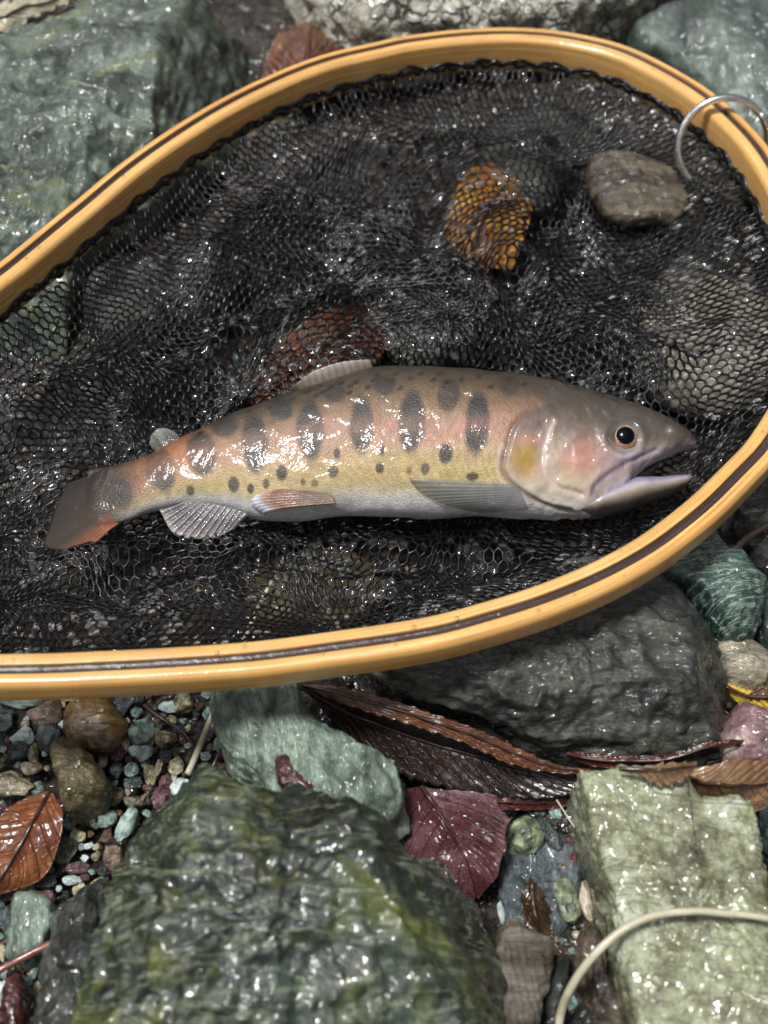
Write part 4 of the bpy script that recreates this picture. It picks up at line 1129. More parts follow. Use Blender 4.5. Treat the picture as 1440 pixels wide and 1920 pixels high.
for (cx, cy) in [(606, 735), (620, 727), (640, 718), (657, 724), (668, 716), (700, 713), (707, 702), (735, 713), (742, 701), (770, 709), (790, 700), (826, 700), (838, 716), (898, 706), (920, 726), (955, 711), (983, 720), (1024, 727), (376, 812), (466, 770), (506, 762), (520, 752), (548, 748), (575, 736), (592, 742), (655, 736), (690, 726), (750, 728), (812, 712), (866, 712), (600, 722)]:
    r = np.sqrt(((X - cx) / 7.5) ** 2 + ((Y - cy + 0.3 * (X - cx)) / 4.5) ** 2)
    body = blend(body, 0.9 * (1 - sstep(0.6, 1.15, r)), (40, 32, 30))
# head
def blob(cx, cy, rx, ry, p=2):
    return np.exp(-(((X - cx) / rx) ** 2 + ((Y - cy) / ry) ** 2) ** (p / 2))
hs = [(0, (56, 50, 44)), (.15, (84, 74, 66)), (.35, (118, 104, 94)), (.5, (150, 130, 120)), (.65, (178, 156, 138)), (.8, (196, 186, 166)), (.92, (206, 200, 192)), (1, (176, 168, 164))]
hc = np.stack([np.interp(d, [s[0] for s in hs], [s2l(s[1])[k] for s in hs]) for k in range(3)], -1)
hc *= (1 + 0.12 * fbm(np.stack([X / 14, Y / 14, 0 * X], -1), 3, 14))[..., None]
hc = blend(hc, 0.9 * blob(985, 862, 30, 36, 4), (160, 128, 52))
hc = blend(hc, 0.6 * blob(990, 826, 26, 10), (186, 132, 98))
hc = blend(hc, 0.7 * blob(1035, 870, 24, 44), (186, 170, 150))
hc = blend(hc, 0.7 * blob(1092, 862, 44, 36), (188, 132, 110))
hc = blend(hc, 0.6 * blob(1080, 912, 60, 22), (192, 184, 150))
hc = blend(hc, 0.75 * blob(1190, 858, 50, 18), (168, 154, 176))
hc = blend(hc, 0.7 * blob(1150, 905, 40, 30), (172, 162, 164))
hc = blend(hc, 0.7 * blob(1250, 846, 40, 14), (186, 180, 184))
hc = blend(hc, 0.8 * blob(1176, 800, 50, 34, 4), (72, 70, 62))
hc = blend(hc, 0.8 * np.exp(-((de - 27) / 5) ** 2), (126, 120, 112))
hc = blend(hc, 0.7 * blob(1252, 806, 8, 6), (150, 144, 146))
hc = blend(hc, 0.75 * np.exp(-(dm / 9) ** 2) * (X < 1170), (104, 80, 104))
hc = blend(hc, 0.75 * np.exp(-(dp / 6) ** 2), (200, 176, 168))
hm = sstep(-6, 4, np.where(inside, dg, -dg)) * (X > 930)
hm = np.maximum(hm, sstep(1000, 1040, X) * (Y < 800))
body = body + (hc - body) * np.maximum(hm, sstep(1075, 1110, X))[..., None]
LIP = [(1300, 836), (1291, 839), (1267, 847), (1221, 871), (1190, 893), (1150, 912)]
body = blend(body, 0.8 * np.exp(-(pl_dist(Q, LIP) / 9) ** 2) * (X > 1130), (190, 182, 198))
body = blend(body, 0.6 * np.exp(-(dg / 5) ** 2), (104, 78, 70))
body = blend(body, 0.7 * np.exp(-((dg - 10) / 4) ** 2) * (~inside) * (Y > 830), (206, 194, 178))
me = mesh("body", np.vstack([FV.reshape(-1, 3), MW[:1], MW[-1:]]),
          np.vstack([(lambda f: np.vstack([f[:, [0, 1, 2]], f[:, [0, 2, 3]]]))(grid_faces(NS, NA, True)),
                     np.array([(NS * NA, (j + 1) % NA, j) for j in range(NA)]),
                     np.array([(NS * NA + 1, (NS - 1) * NA + j, (NS - 1) * NA + (j + 1) % NA) for j in range(NA)])]))
allc = np.vstack([body.reshape(-1, 3), body[0, :1], body[-1, :1]])
flank = 1 - np.maximum(hm, sstep(1075, 1110, X))
vcol(me, np.c_[np.clip(allc, 0.004, 0.9), np.concatenate([flank.ravel(), [1, 0]])])
m_fish = attr_mat("trout_skin", rough=0.42, coat=0.55, coat_rough=0.08, bump_scale=1100, bump=0.00022, coat_bump=0.0022, coat_scale=95, scales=True)
fish_base = np.array([MW[300, 0], MW[300, 1], FV[..., 2].min()])
fish = empty("fish", fish_base)
tag(fish, "spotted brown and pink trout with dark oval bars lying in the black net", "fish")
fbody = obj("body", me, m_fish, fish)
bvh = BVHTree.FromPolygons([Vector(v) for v in np.vstack([FV.reshape(-1, 3)]).tolist()], [tuple(f) for f in grid_faces(NS, NA, True).tolist()])
def on_body(x, y, off=0.0006):
    dr = Vector(ray(x, y)).normalized()
    h = bvh.ray_cast(Vector(CAM), dr)
    if h[0] is None: return None
    return np.array(h[0] - dr * off)

# lower jaw
jx = np.linspace(1070, 1298, 70)
jt = np.interp(jx, [1070, 1120, 1187, 1236, 1288, 1298], [948, 932, 900, 899, 892, 893])
jb = np.interp(jx, [1070, 1114, 1175, 1221, 1267, 1286, 1294, 1298], [966, 968, 956, 940, 924, 914, 906, 897])
jt, jb = jt, np.maximum(jb, jt + 1)
jw = np.interp(jx, [1070, 1120, 1200, 1260, 1284, 1294, 1298], np.array([6, 9.0, 9.4, 6.6, 4.6, 2.8, .5]) * 1e-3)
ja = np.linspace(0, 2 * np.pi, 48, endpoint=False)
JT = np.array([FP(a, b) for a, b in zip(jx, jt)]); JB = np.array([FP(a, b) for a, b in zip(jx, jb)])
JV = ((JT + JB) / 2)[:, None] + ((JT - JB) / 2)[:, None] * np.cos(ja)[None, :, None] + FN * (jw[:, None] * np.sign(np.sin(ja)) * np.abs(np.sin(ja)) ** 0.8)[..., None]
jq = proj(fold(JV))
jd = np.clip((jq[..., 1] - np.interp(jq[..., 0], jx, jt)) / (np.interp(jq[..., 0], jx, jb) - np.interp(jq[..., 0], jx, jt)), 0, 1)
jc = np.stack([np.interp(jd, [0, .12, .3, .6, 1], [s2l(c)[k] for c in ((136, 128, 148), (166, 158, 170), (164, 152, 136), (128, 116, 106), (74, 66, 62))]) for k in range(3)], -1)
jm = mesh("lower_jaw", JV.reshape(-1, 3), grid_faces(70, 48, True))
vcol(jm, np.c_[jc.reshape(-1, 3), np.zeros(jc.size // 3)])
obj("lower_jaw", jm, m_fish, fish)
# dark inside of the mouth
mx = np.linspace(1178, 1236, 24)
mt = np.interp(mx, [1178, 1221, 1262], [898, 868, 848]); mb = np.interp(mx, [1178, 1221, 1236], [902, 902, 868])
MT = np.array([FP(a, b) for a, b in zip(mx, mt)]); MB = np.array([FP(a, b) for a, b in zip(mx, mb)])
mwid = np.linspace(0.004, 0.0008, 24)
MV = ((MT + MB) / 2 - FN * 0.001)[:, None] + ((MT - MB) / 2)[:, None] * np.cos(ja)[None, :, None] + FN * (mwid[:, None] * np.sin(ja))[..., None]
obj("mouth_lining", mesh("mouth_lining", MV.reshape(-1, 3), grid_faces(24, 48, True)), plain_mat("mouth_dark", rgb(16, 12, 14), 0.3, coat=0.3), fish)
# eye
ec = on_body(1170, 822, -0.0022)
EA = FN * 0.9 + (CAM - ec) / np.linalg.norm(CAM - ec) * 0.25
EA /= np.linalg.norm(EA)
e1 = np.cross([0, 1, 0], EA); e1 /= np.linalg.norm(e1); e2 = np.cross(EA, e1)
def dome(R, h, a0, a1, n=16, m=48, lift=0.0, cols=None):
    """ring-shaped cap on the eyeball from radius a0*R to a1*R"""
    rr = np.linspace(a0, a1, n)
    th = np.linspace(0, 2 * np.pi, m, endpoint=False)
    z = np.sqrt(np.clip(1 - rr ** 2, 0, 1)) * h + lift
    return (ec + e1 * (R * rr[:, None] * np.cos(th))[..., None] + e2 * (R * rr[:, None] * np.sin(th))[..., None] + EA * (z[:, None] + 0 * th)[..., None]).reshape(-1, 3), grid_faces(n, m, True)[:, ::-1]
eye = empty("eye", ec); eye.parent = fish; eye.matrix_parent_inverse = Matrix.Translation(-fish.location)
ER = 0.0054
v_, f_ = dome(ER, 0.0040, 0.0, 1.0, 24)
em = mesh("eyeball", v_, f_[:, ::-1])
o_ = obj("eyeball", em, plain_mat("eye_grey", rgb(60, 56, 54), 0.12, coat=1.0), None); 
o_.parent = eye; o_.matrix_parent_inverse = (Matrix.Translation(-fish.location) @ Matrix.Translation(fish.location)) @ Matrix.Translation(Vector([-float(c) for c in ec]))
v_, f_ = dome(ER, 0.0040, 0.56, 0.80, 8, lift=0.00015)
o_ = obj("iris", mesh("iris", v_, f_[:, ::-1]), plain_mat("iris_copper", rgb(150, 108, 86), 0.2, metal=0.3, coat=1.0, col2=rgb(190, 156, 140), noise_scale=600), None)
o_.parent = eye; o_.matrix_parent_inverse = Matrix.Translation(Vector([-float(c) for c in ec]))
v_, f_ = dome(ER, 0.0040, 0.0, 0.58, 16, lift=0.00025)
o_ = obj("pupil", mesh("pupil", v_, f_[:, ::-1]), plain_mat("pupil_black", rgb(6, 8, 18), 0.08, coat=0.0, ior=1.25), None)
o_.parent = eye; o_.matrix_parent_inverse = Matrix.Translation(Vector([-float(c) for c in ec]))

def fin(name, base_px, tip_px, mat, colf, rays=14, nu=70, nv=26, mapf=None, ridge_h=0.00025, thick=0.0005, wav=0.0):
    b = catmull(base_px, nu, False); t_ = catmull(tip_px, nu, False)
    s = np.linspace(0, 1, nv)
    px = b[:, None] + (t_ - b)[:, None] * s[None, :, None]
    V = np.array([[mapf(*px[i, j], i / (nu - 1), s[j]) for j in range(nv)] for i in range(nu)])
    u = np.linspace(0, 1, nu)
    rdg = np.abs(np.sin(u * np.pi * rays))
    V = V + FN * (ridge_h * (rdg[:, None] - 0.5) * (0.4 + 0.6 * s[None]) + wav * np.sin(u * 9)[:, None] * s[None])[..., None]
    W = V - FN * thick
    n1 = nu * nv
    F = grid_faces(nu, nv)
    edge = [i * nv for i in range(nu)] + [(nu - 1) * nv + j for j in range(1, nv)] + [i * nv + nv - 1 for i in range(nu - 2, -1, -1)] + [j for j in range(nv - 2, 0, -1)]
    side = np.array([(a, c, c + n1, a + n1) for a, c in zip(edge, edge[1:] + edge[:1])])
    me = mesh(name, np.vstack([V.reshape(-1, 3), W.reshape(-1, 3)]), np.vstack([F, F[:, ::-1] + n1, side]))
    U, S_ = np.meshgrid(u, s, indexing='ij')
    c = colf(U, S_) * (0.75 + 0.4 * rdg[:, None, None])
    vcol(me, np.vstack([c.reshape(-1, 3)] * 2))
    return obj(name, me, mat, fish)
def lerpc(t, stops):
    return np.stack([np.interp(t, [s[0] for s in stops], [s2l(s[1])[k] for s in stops]) for k in range(3)], -1)
m_fin = attr_mat("fin_skin", rough=0.3, coat=1.0, coat_rough=0.05, bump_scale=1500, bump=0.0001, trans=0.3, coat_bump=0.0008, coat_scale=220)
m_tail = attr_mat("tail_skin", rough=0.7, coat=0.08, coat_rough=0.15, bump_scale=1500, bump=0.0001, trans=0.2, coat_bump=0.0006, coat_scale=220)
m_finclear = attr_mat("fin_membrane", rough=0.25, coat=1.0, coat_rough=0.05, bump_scale=1500, bump=0.0001, trans=0.3, coat_bump=0.001, coat_scale=220, alpha=0.5)
def plane_lift(h0, h1):
    return lambda x, y, u, s: FP(x, y) + FN * (h0 + (h1 - h0) * s)
def caud(x, y, u, s):
    t_, b_, w_ = np.interp(x, xs, ty), np.interp(x, xs, by), np.interp(x, xs, WH)
    q = (y - (t_ + b_) / 2) / max((b_ - t_) / 2, 1)
    h_ = w_ * math.sqrt(max(0.0, 1 - q * q)) if x > TAILX else 0.0
    return FP(x, y) + FN * (0.7 * h_ + 0.0009 * min(1, 4 * s) - 0.004 * max(0, s - 0.35))
fin("caudal_fin", [(222, 876), (214, 900), (212, 930), (216, 956), (226, 980)], [(124, 902), (106, 944), (90, 985), (84, 1024), (164, 1030)], m_tail,
    lambda U, S: lerpc(U, [(0, (30, 21, 15)), (.4, (50, 36, 26)), (.74, (66, 50, 37)), (.9, (130, 76, 48)), (1, (160, 96, 62))]) * (1 - 0.5 * S ** 2 * (U < .7))[..., None], rays=22, mapf=caud, wav=0.0006)  # upper lobe coloured darker for the shadow it lies in under the net
fin("dorsal_fin", [(545, 742), (600, 728), (650, 712), (702, 696)], [(548, 736), (586, 707), (640, 688), (694, 683)], m_fin,
    lambda U, S: lerpc(S, [(0, (120, 104, 88)), (.6, (150, 136, 124)), (1, (196, 188, 180))]), rays=12, mapf=plane_lift(0.001, 0.004))
fin("adipose_fin", [(292, 850), (310, 842), (330, 832), (344, 826)], [(282, 836), (288, 816), (306, 806), (330, 814)], m_finclear,
    lambda U, S: lerpc(S, [(0, (110, 90, 70)), (.5, (120, 118, 112)), (1, (160, 164, 162))]), rays=3, mapf=plane_lift(0.001, 0.002), nu=30, nv=16)
fin("anal_fin", [(352, 944), (390, 946), (430, 954), (468, 968)], [(300, 958), (332, 1006), (398, 1012), (440, 994)], m_finclear,
    lambda U, S: lerpc(S, [(0, (150, 150, 152)), (.5, (112, 110, 112)), (.85, (150, 140, 140)), (1, (210, 206, 206))]), rays=12, mapf=plane_lift(0.003, 0.002), ridge_h=0.0006)
def pel(x, y, u, s):
    p = FP(x, y)
    return p + FN * (0.0118 * (1 - s) ** 0.5 + 0.006 * s)
fin("pelvic_fin", [(632, 964), (632, 958), (626, 950), (612, 944)], [(498, 974), (474, 958), (474, 944), (500, 932)], m_fin,
    lambda U, S: lerpc(S, [(0, (150, 134, 116)), (.3, (120, 96, 76)), (.72, (146, 98, 70)), (.84, (190, 160, 150)), (.9, (214, 222, 232)), (1, (220, 226, 234))]), rays=9, mapf=pel)
def pec(x, y, u, s):
    p = on_body(x, y, 0.0010 + 0.0012 * math.sin(math.pi * s) + 0.0004)
    if p is None: p = FP(x, y) + FN * 0.004
    return p
fin("pectoral_fin", [(968, 908), (976, 922), (984, 938), (990, 954)], [(766, 896), (790, 922), (840, 948), (900, 962)], m_finclear,
    lambda U, S: lerpc(S, [(0, (166, 166, 170)), (.2, (156, 158, 162)), (.7, (146, 150, 148)), (1, (150, 150, 140))]), rays=12, mapf=pec, ridge_h=0.0003, thick=0.0002)
fishV = np.vstack([FV.reshape(-1, 3), JV.reshape(-1, 3)])

# ---------------------------------------------------------------- landing net: bent-wood rim
def hoop_z(y): return 0.062 - (y + 0.06) * 0.05
HN_ = np.array([0, 0.05, 1.0]); HN_ /= np.linalg.norm(HN_)
HP0 = np.array([0, -0.06, 0.062])
hoop_px = [(0, 517), (50, 477), (150, 395), (250, 312), (370, 230), (480, 170), (600, 120), (720, 90), (770, 80), (870, 68), (970, 65), (1070, 75), (1170, 100), (1270, 150), (1345, 203), (1420, 282), (1475, 380), (1510, 500), (1518, 620), (1495, 730),
           (1440, 828), (1385, 890), (1310, 962), (1220, 1030), (1120, 1085), (1020, 1126), (920, 1157), (820, 1184), (720, 1202), (650, 1212), (500, 1232), (350, 1244), (200, 1252), (0, 1258), (-200, 1250), (-400, 1220), (-560, 1170), (-660, 1110), (-700, 1050), (-660, 985), (-560, 925), (-400, 815), (-200, 668)]
hp = catmull(hoop_px, 520)
HC = np.array([Pplane(a, b, HP0, HN_) for a, b in hp]) - HN_ * 0.0053   # traced on the dark stripe, which is the rim's top
Tn = np.roll(HC, -1, 0) - np.roll(HC, 1, 0)
Tn /= np.linalg.norm(Tn, axis=1)[:, None]
On = np.cross(Tn, HN_)
ctr = HC.mean(0)
if np.mean(np.sum(On * (HC - ctr), 1)) < 0: On = -On
arc = np.concatenate([[0], np.cumsum(np.linalg.norm(np.diff(HC, axis=0), axis=1))])
def sweep(name, sec, mat, parent):
    sec = np.asarray(sec) * 1e-3
    n, m = len(HC), len(sec)
    wob = 0.00012 * fbm(HC * 40, 2, 3)
    V = HC[:, None] + On[:, None] * (sec[None, :, 0] + wob[:, None])[..., None] + HN_ * sec[None, :, 1, None]
    F = []
    i, j = np.meshgrid(np.arange(n), np.arange(m), indexing='ij')
    a = i * m + j; b = i * m + (j + 1) % m; c = ((i + 1) % n) * m + (j + 1) % m; dd = ((i + 1) % n) * m + j
    F = np.stack([a, b, c, dd], -1).reshape(-1, 4)
    me = mesh(name, V.reshape(-1, 3), F)
    per = np.concatenate([[0], np.cumsum(np.linalg.norm(np.diff(sec, axis=0), axis=1))])
    uvl = me.uv_layers.new(name="UV")
    tot = arc[-1] + np.linalg.norm(HC[0] - HC[-1])
    UV = np.empty((n, m, 4, 2), np.float32)
    ii = np.arange(n)[:, None]; jj = np.arange(m)[None]
    a1 = np.append(arc, tot); p1 = np.append(per, per[-1] + np.linalg.norm(sec[0] - sec[-1]))
    for q, (di, dj) in enumerate(((0, 0), (0, 1), (1, 1), (1, 0))):
        UV[..., q, 0] = a1[ii + di] + 0 * jj
        UV[..., q, 1] = p1[jj + dj] + 0 * ii
    uvl.data.foreach_set("uv", UV.ravel())
    return obj(name, me, mat, parent)
def rbox(a0, a1, b0, b1, r, which):
    """box section with rounded corners (which: tl, tr, br, bl)"""
    out = []
    for (cx, cy, s0, on, k) in ((a0, b0, 180, 'bl' in which, 0), (a1, b0, 270, 'br' in which, 1), (a1, b1, 0, 'tr' in which, 2), (a0, b1, 90, 'tl' in which, 3)):
        rr = r if on else 0.15
        ox = cx + (rr if cx == a0 else -rr)
        oy = cy + (rr if cy == b0 else -rr)
        for t in np.linspace(0, 90, 7 if on else 3):
            an_ = math.radians(s0 + t)
            out.append((ox + rr * math.cos(an_), oy + rr * math.sin(an_)))
    return out
net = empty("landing_net", (float(ctr[0]), float(ctr[1]), float(HC[:, 2].min() - 0.0065)))
tag(net, "landing net with honey-coloured bent-wood rim, dark inlaid stripe and black mesh bag", "landing net")
w_in = wood_mat("honey_wood", rgb(196, 140, 70), rgb(226, 176, 102), rgb(242, 206, 142))
w_dk = wood_mat("walnut_strip", rgb(34, 22, 22), rgb(54, 36, 34), rgb(76, 54, 50), True)
w_out = wood_mat("honey_wood_outer", rgb(192, 134, 66), rgb(224, 172, 98), rgb(240, 202, 136))
sweep("inner_lamination", rbox(-5.9, -1.4, -9.5, 6.5, 2.4, ('tl', 'bl')), w_in, net)
sweep("dark_lamination", [(-1.4, -6.5), (1.7, -4.6), (1.7, 5.6), (1.0, 5.1), (-0.7, 5.1), (-1.4, 5.6)], w_dk, net)
sweep("outer_lamination", rbox(1.7, 5.6, -3.6, 6.5, 2.4, ('tr', 'br')), w_out, net)
# grip outside the frame
g0 = HC[np.argmin(hp[:, 0])]
gdir = np.array([-1, -0.05, -0.12]); gdir /= np.linalg.norm(gdir)
gc = g0 + gdir * np.linspace(-0.004, 0.19, 50)[:, None]
gr = np.interp(np.linspace(0, 1, 50), [0, .08, .3, .6, .85, .97, 1], [.006, .010, .012, .014, .016, .012, .003])
gm = tube_mesh("grip", gc, gr, 20)
uvl = gm.uv_layers.new(name="UV")
li = np.empty(len(gm.loops), np.int32); gm.loops.foreach_get("vertex_index", li)
co = np.empty(len(gm.vertices) * 3, np.float32); gm.vertices.foreach_get("co", co); co = co.reshape(-1, 3)
uvl.data.foreach_set("uv", co[li][:, [0, 1]].ravel())
obj("grip", gm, w_in, net)

# ---------------------------------------------------------------- mesh bag: cloth relaxed over the stones, under the fish
INN = HC - On * 0.0062
GS = 0.004
x0, y0 = INN[:, 0].min() - GS, INN[:, 1].min() - GS
nx, ny = int((np.ptp(INN[:, 0]) + 2 * GS) / GS) + 1, int((np.ptp(INN[:, 1]) + 2 * GS) / GS) + 1
gx, gy = np.meshgrid(x0 + GS * np.arange(nx), y0 + GS * np.arange(ny), indexing='ij')
msk = in_poly(gx, gy, INN[:, :2])
nb = np.zeros_like(msk)
nb[1:-1, 1:-1] = msk[2:, 1:-1] & msk[:-2, 1:-1] & msk[1:-1, 2:] & msk[1:-1, :-2]
pin = msk & ~nb
free = msk & nb
# fill gaps of the height raster
H = HF.copy()
for _ in range(3):
    pad = np.pad(H, 1, mode='edge')
    sm = np.max([pad[1:-1, 1:-1], pad[2:, 1:-1], pad[:-2, 1:-1], pad[1:-1, 2:], pad[1:-1, :-2]], 0)
    H = np.where(HF > -0.015, H, sm)
pad = np.pad(H, 1, mode='edge')
H = np.maximum(H, (pad[2:, 1:-1] + pad[:-2, 1:-1] + pad[1:-1, 2:] + pad[1:-1, :-2]) / 4)
# under side of the fish
FB = np.full((HN, HN), 1.0)
fi = ((fishV[:, 0] - HX0) / HS).astype(int); fj = ((fishV[:, 1] - HY0) / HS).astype(int)
np.minimum.at(FB, (fi, fj), fishV[:, 2])
for _ in range(2):
    pad = np.pad(FB, 1, constant_values=1.0)
    FB = np.min([pad[1:-1, 1:-1], pad[2:, 1:-1], pad[:-2, 1:-1], pad[1:-1, 2:], pad[1:-1, :-2]], 0)
def look(A, X_, Y_):
    i = np.clip(((X_ - HX0) / HS).astype(int), 0, HN - 1); j = np.clip(((Y_ - HY0) / HS).astype(int), 0, HN - 1)
    return A[i, j]
SR, NSD = 0.00056, 5
def relax(free, pin, ST, Hf, seed, steps, start, noise, bend):
    """position-based cloth settling on the raster Hf and under the fish"""
    msk_ = free | pin
    r_ = np.random.default_rng(seed)
    pos = start.copy()
    pn = np.stack([gx * 38, gy * 38, 0 * gx], -1)
    for k in range(3):
        pos[..., k] += np.where(free, noise * fbm(pn, 3, seed + k) + 0.0008 * r_.normal(size=gx.shape), 0)
    vel = np.zeros_like(pos)
    inv = free.astype(float)
    links = []
    for (dx, dy, ks, kc, f) in ((1, 0, 0.9, 0.5, 1), (0, 1, 0.9, 0.5, 1), (1, 1, 0.5, 0.15, 1), (1, -1, 0.5, 0.15, 1), (2, 0, 0.0, 0.3, bend), (0, 2, 0.0, 0.3, bend), (4, 0, 0, 0.25, bend * 0.72), (0, 4, 0, 0.25, bend * 0.72)):
        A = (slice(0, nx - dx), slice(0, ny - dy) if dy >= 0 else slice(-dy, ny))
        B = (slice(dx, nx), slice(dy, ny) if dy >= 0 else slice(0, ny + dy))
        both = msk_[A] & msk_[B]
        links.append((A, B, inv[A] * both, inv[B] * both, GS * ST * math.hypot(dx, dy) * f, ks, kc))
    for step in range(steps):
        old = pos.copy()
        vel[..., 2] -= 0.00022 * inv
        pos = pos + vel * inv[..., None]
        for it in range(5):
            for A, B, wa, wb, rest, ks, kc in links:
                dlt = pos[B] - pos[A]
                L = np.sqrt(np.einsum('ijk,ijk->ij', dlt, dlt)) + 1e-9
                err = (L - rest) / L
                k = np.where(err > 0, ks, kc) / np.maximum(wa + wb, 1)
                corr = dlt * (err * k)[..., None] * 0.5
                pos[A] += corr * wa[..., None]
                pos[B] -= corr * wb[..., None]
            h = look(Hf, pos[..., 0], pos[..., 1]) + 0.0012
            low = free & (pos[..., 2] < h)
            pos[..., 2] = np.where(low, h, pos[..., 2])
            fb = look(FB, pos[..., 0], pos[..., 1]) - 0.0006
            pos[..., 2] = np.where(free & (pos[..., 2] > fb), fb, pos[..., 2])
        vel = (pos - old) * 0.93
        vel[low] *= 0.35
        vn = np.linalg.norm(vel, axis=-1)
        vel *= np.minimum(1, 0.003 / (vn + 1e-9))[..., None]
    return pos
def hexnet(pos, msk_, ST, pitch, off, seed):
    """hexagonal cells laid on the relaxed cloth: corner points, validity, cells, strands"""
    p = pitch / ST
    ux, uy = p, p * math.sqrt(3) / 2
    rows = int(np.ptp(gy) / uy) + 3
    cols_ = int(np.ptp(gx) / ux) + 3
    # corners indexed exactly on a half-step lattice, so neighbours share them
    I, J = np.meshgrid(np.arange(cols_), np.arange(rows), indexing='ij')
    cxi = 2 * I + (J % 2); cyi = 3 * J
    offs = [(0, 2), (1, 1), (1, -1), (0, -2), (-1, -1), (-1, 1)]
    ki = np.stack([np.stack([cxi + a, cyi + b], -1) for a, b in offs], 2).reshape(-1, 2)
    uq, iv = np.unique(ki, axis=0, return_inverse=True)
    iv = iv.ravel()
    pv = np.stack([x0 + off + uq[:, 0] * ux / 2, y0 + off + uq[:, 1] * uy / 3], 1)
    cells = iv.reshape(-1, 6)
    fx, fy = (pv[:, 0] - x0) / GS, (pv[:, 1] - y0) / GS
    i = np.clip(fx.astype(int), 0, nx - 2); j = np.clip(fy.astype(int), 0, ny - 2)
    a, b = (fx - i)[:, None], (fy - j)[:, None]
    ok = msk_[i, j] & msk_[i + 1, j] & msk_[i, j + 1] & msk_[i + 1, j + 1] & (fx > 0) & (fy > 0) & (fx < nx - 1) & (fy < ny - 1)
    V = pos[i, j] * (1 - a) * (1 - b) + pos[i + 1, j] * a * (1 - b) + pos[i, j + 1] * (1 - a) * b + pos[i + 1, j + 1] * a * b
    V += 0.00018 * np.stack([fbm(np.c_[pv * 900, 0 * pv[:, 0]], 2, seed + k) for k in range(3)], 1)
    V[:, 2] = np.minimum(V[:, 2], look(FB, V[:, 0], V[:, 1]) - 0.0004)
    ed = np.vstack([np.stack([cells[:, k], cells[:, (k + 1) % 6]], 1) for k in range(6)])
    ed = np.unique(np.sort(ed, 1), axis=0)
    ed = ed[ok[ed[:, 0]] & ok[ed[:, 1]]]
    ed = ed[np.linalg.norm(V[ed[:, 0]] - V[ed[:, 1]], axis=1) < 0.006]
    return V, ok, cells, ed
def strands(V, ed, SR):
    A_, B_ = V[ed[:, 0]], V[ed[:, 1]]
    dv = B_ - A_
    tv = dv / (np.linalg.norm(dv, axis=1)[:, None] + 1e-9)
    s1 = np.cross(tv, np.array([0.3, 0.2, 0.93])); s1 /= np.linalg.norm(s1, axis=1)[:, None] + 1e-9
    s2 = np.cross(tv, s1)
    ang = np.linspace(0, 2 * np.pi, NSD, endpoint=False)
    ring = SR * (s1[:, None] * np.cos(ang)[None, :, None] + s2[:, None] * np.sin(ang)[None, :, None])
    SV = np.stack([(e[:, None] + ring * k) for e, k in zip((A_ - tv * 0.0002, (A_ + B_) / 2, B_ + tv * 0.0002), (1.15, 0.85, 1.15))], 1).reshape(-1, 3)
    lo = [(r * NSD + j, r * NSD + (j + 1) % NSD, (r + 1) * NSD + (j + 1) % NSD, (r + 1) * NSD + j) for r in range(2) for j in range(NSD)]
    SF = (np.array(lo)[None] + (np.arange(len(ed)) * NSD * 3)[:, None, None]).reshape(-1, 4)
    return SV, SF
def blur(A, n):
    for _ in range(n):
        pad = np.pad(A, 1, mode='edge')
        A = (4 * A + pad[2:, 1:-1] + pad[:-2, 1:-1] + pad[1:-1, 2:] + pad[1:-1, :-2]) / 8
    return A
Hs = np.maximum(blur(H, 3), H - 0.0002)
FBs = FB.copy()
for _ in range(16):          # the mesh rises from under the fish at a steep slope
    pad = np.pad(FBs, 1, constant_values=1.0)
    FBs = np.min([FBs, pad[2:, 1:-1] + 0.8 * HS, pad[:-2, 1:-1] + 0.8 * HS, pad[1:-1, 2:] + 0.8 * HS, pad[1:-1, :-2] + 0.8 * HS], 0)
def bil(A, x, y):
    fx, fy = np.clip((x - HX0) / HS - 0.5, 0, HN - 2), np.clip((y - HY0) / HS - 0.5, 0, HN - 2)
    i, j = fx.astype(int), fy.astype(int)
    a, b = fx - i, fy - j
    return A[i, j] * (1 - a) * (1 - b) + A[i + 1, j] * a * (1 - b) + A[i, j + 1] * (1 - a) * b + A[i + 1, j + 1] * a * b
drim_ = np.full(gx.shape, 1e9)
near_i = np.zeros(gx.shape, int)
for k in range(0, len(INN), 2):
    dd_ = np.hypot(gx - INN[k, 0], gy - INN[k, 1])
    near_i = np.where(dd_ < drim_, k, near_i)
    drim_ = np.minimum(drim_, dd_)
g3 = np.stack([gx, gy, 0 * gx], -1)
# slack cloth: cells bunch up in some places and stretch in others
fade = sstep(0.004, 0.03, drim_)
wx_ = fade * (0.011 * fbm(g3 * 19, 2, 201) + 0.003 * fbm(g3 * 60, 2, 203))
wy_ = fade * (0.011 * fbm(g3 * 19, 2, 205) + 0.003 * fbm(g3 * 60, 2, 207))
px_, py_ = gx + wx_, gy + wy_
FOLD = [([(215, 452), (330, 412), (470, 398), (620, 392), (760, 424)], .015, .010), ([(250, 720), (380, 655), (500, 600), (620, 545), (700, 462)], .014, .009),
        ([(1010, 430), (1060, 530), (1160, 620), (1250, 690)], .012, .009), ([(1320, 400), (1345, 520), (1360, 700)], .009, .008), ([(20, 800), (180, 720), (320, 668)], .010, .009),
        ([(120, 1070), (400, 1022), (700, 1016), (950, 1030), (1180, 985)], .013, .008), ([(820, 480), (900, 560), (1000, 660)], .009, .008), ([(640, 250), (800, 290), (960, 280), (1090, 330)], .012, .010),
        ([(60, 600), (220, 560), (420, 500), (560, 480)], .009, .010), ([(300, 1130), (520, 1090), (760, 1100)], .007, .007)]
zz_ = np.maximum(hoop_z(py_) - 0.007 - 0.052 * (1 - np.exp(-drim_ / 0.034)), bil(Hs, px_, py_) + 0.0018)
fsum = np.zeros_like(gx)
